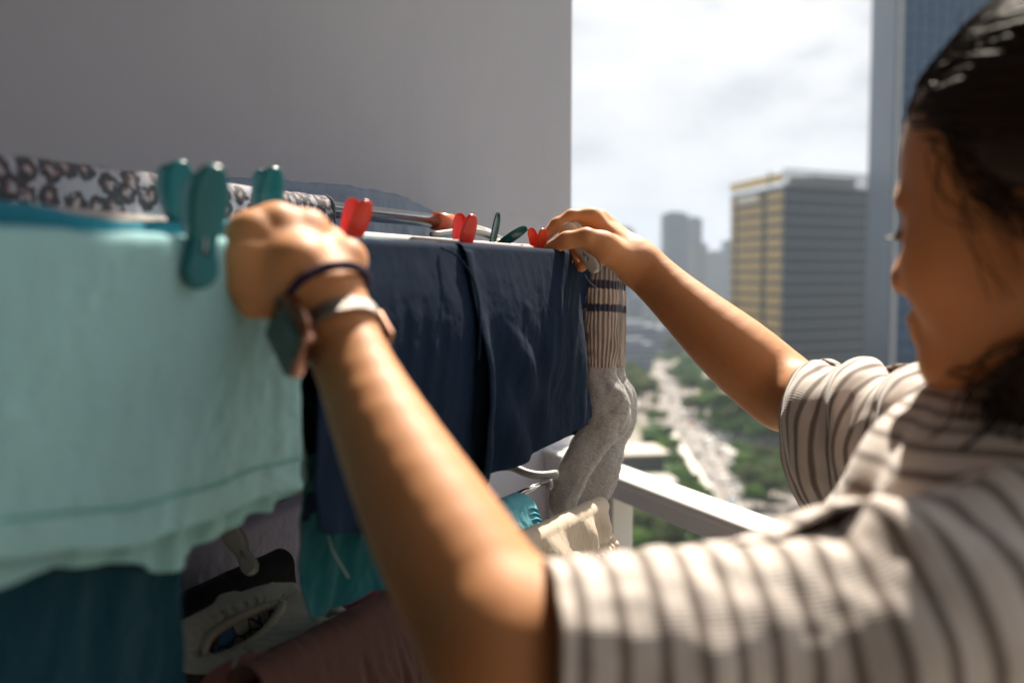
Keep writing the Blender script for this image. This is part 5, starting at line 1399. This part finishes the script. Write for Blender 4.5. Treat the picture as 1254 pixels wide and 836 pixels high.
for i in range(int((HT - ZG) / 4.2)):
    z = ZG + i * 4.2 + 1
    b.box(on2(v1, w1 / 2, .12, z, m1), (w1, .24, .8), [v1, m1, [0, 0, 1]])
for i in range(1, 20): b.box(on2(v1, w1 * i / 20, .2, (HT + ZG) / 2, m1), (.22, .4, HT - ZG - 1), [v1, m1, [0, 0, 1]])
b.build('floor_bands', plain('blue_grey_bands', (.060, .112, .20), .35), t)
# hazy far towers
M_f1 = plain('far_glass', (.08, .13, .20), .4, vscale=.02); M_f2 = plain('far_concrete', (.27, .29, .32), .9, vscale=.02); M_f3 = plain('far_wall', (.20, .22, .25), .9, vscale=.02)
far = [(812, 843, 262, 1250, M_f1, M_f2, 'far hazy grey slab tower, tallest above the forearm'), (843, 859, 268, 1330, M_f2, M_f1, 'pale hazy tower adjoining the tallest far slab'), (847, 866, 299, 1150, M_f2, M_f3, 'shorter pale hazy block in front of the far twin towers'), (866, 888, 309, 1500, M_f3, M_f2, 'faint low tower between far slab and gold office tower'), (886, 900, 296, 1700, M_f1, M_f2, 'faintest narrow tower touching the left edge of the gold tower'),
       (757, 775, 281, 1000, M_f1, M_f3, 'hazy tower peeking out directly behind the far wrist'), (700, 742, 342, 1300, M_f2, M_f3, 'hazy low block behind the fingers of the far hand'), (776, 800, 352, 1100, M_f2, M_f3, 'hazy mid rise block right of the sock cuff'), (768, 786, 366, 900, M_f3, M_f1, 'small hazy block nearest the sock cuff'), (800, 835, 372, 1200, M_f2, M_f3, 'wide hazy block just under the forearm'), (712, 770, 360, 1000, M_f3, M_f2, 'hazy long block behind the sock')]
for (xa, xb, yt, d, m1_, m2_, lab) in far:
    p = at((xa + xb) / 2, 335, d); wd = (xb - xa) / FPX * d; h = at(0, yt, d)[2] - ZG
    bld('far_building', lab, p[:2] + np.array([0, 12]), [1, .12], wd * .93, 22, h, (m1_, m2_), 4.2, 1.6, None, group='hazy buildings on the skyline')
low = [(745, 800, 398, 700, 26, 'long pale low building at the far end of the road'), (800, 850, 402, 760, 22, 'grey long low building behind the far trees'), (752, 798, 420, 610, 14, 'pale low block beyond the dark trees by the sock'), (850, 900, 412, 640, 30, 'low grey block hidden partly by the forearm')]
for (xa, xb, yt, d, wy, lab) in low:
    p = at((xa + xb) / 2, 335, d); wd = (xb - xa) / FPX * d; h = at(0, yt, d)[2] - ZG
    bld('low_building', lab, p[:2], [1, .1], wd, wy, max(h, 6), (M_f1, M_f2), 3.6, 1.5, None, group='low buildings at the end of the road')
# flat roofed pavilion beside the rail
p = G(770, 575); t = thing('pavilion', 'flat pale roofed pavilion above the handrail beside the sock', 'building', p)
axp = [nrm([1, .15, 0]), nrm([-.15, 1, 0]), np.array([0, 0, 1.])]
b = MB(); b.box(p + np.array([-3, 6, 2.2]), (26, 14, 4.4), axp); b.build('wall', plain('pavilion_wall', (.16, .15, .15), .6, vscale=.5), t)
b = MB(); b.box(p + np.array([-3, 6, 4.8]), (29, 17, .8), axp); b.build('roof', plain('pavilion_roof', (.50, .44, .38), .8, vscale=.4), t)
p = G(790, 610); t = thing('pavilion', 'lower flat roofed annexe directly above the handrail, nearest the sock', 'building', p)
b = MB(); b.box(p + np.array([-2, 4, 1.8]), (20, 10, 3.6), axp); b.build('wall', plain('annexe_wall', (.20, .19, .18), .6, vscale=.5), t)
b = MB(); b.box(p + np.array([-2, 4, 3.9]), (22, 12, .6), axp); b.build('roof', plain('annexe_roof', (.42, .39, .36), .8, vscale=.4), t)
# --- hazy air
def haze_box(lo, hi):
    b = MB(); b.box((np.array(lo) + np.array(hi)) / 2, np.array(hi) - np.array(lo)); 
    m = bpy.data.materials.new('haze_air'); m.use_nodes = True; nt = m.node_tree; nt.nodes.clear()
    o_ = nt.nodes.new('ShaderNodeOutputMaterial'); v_ = nt.nodes.new('ShaderNodeVolumePrincipled'); v_.inputs['Color'].default_value = (.70, .82, 1.0, 1); v_.inputs['Density'].default_value = HAZE; v_.inputs['Anisotropy'].default_value = .15
    nt.links.new(v_.outputs[0], o_.inputs['Volume']); o = b.build('haze', m); tag(o, kind='stuff'); return o
HAZE = .00014
haze_box((-3520, -620, ZG - 1), (3520, 4220, 215))
print('script done', time.time() - T0, 'trees', ntree)
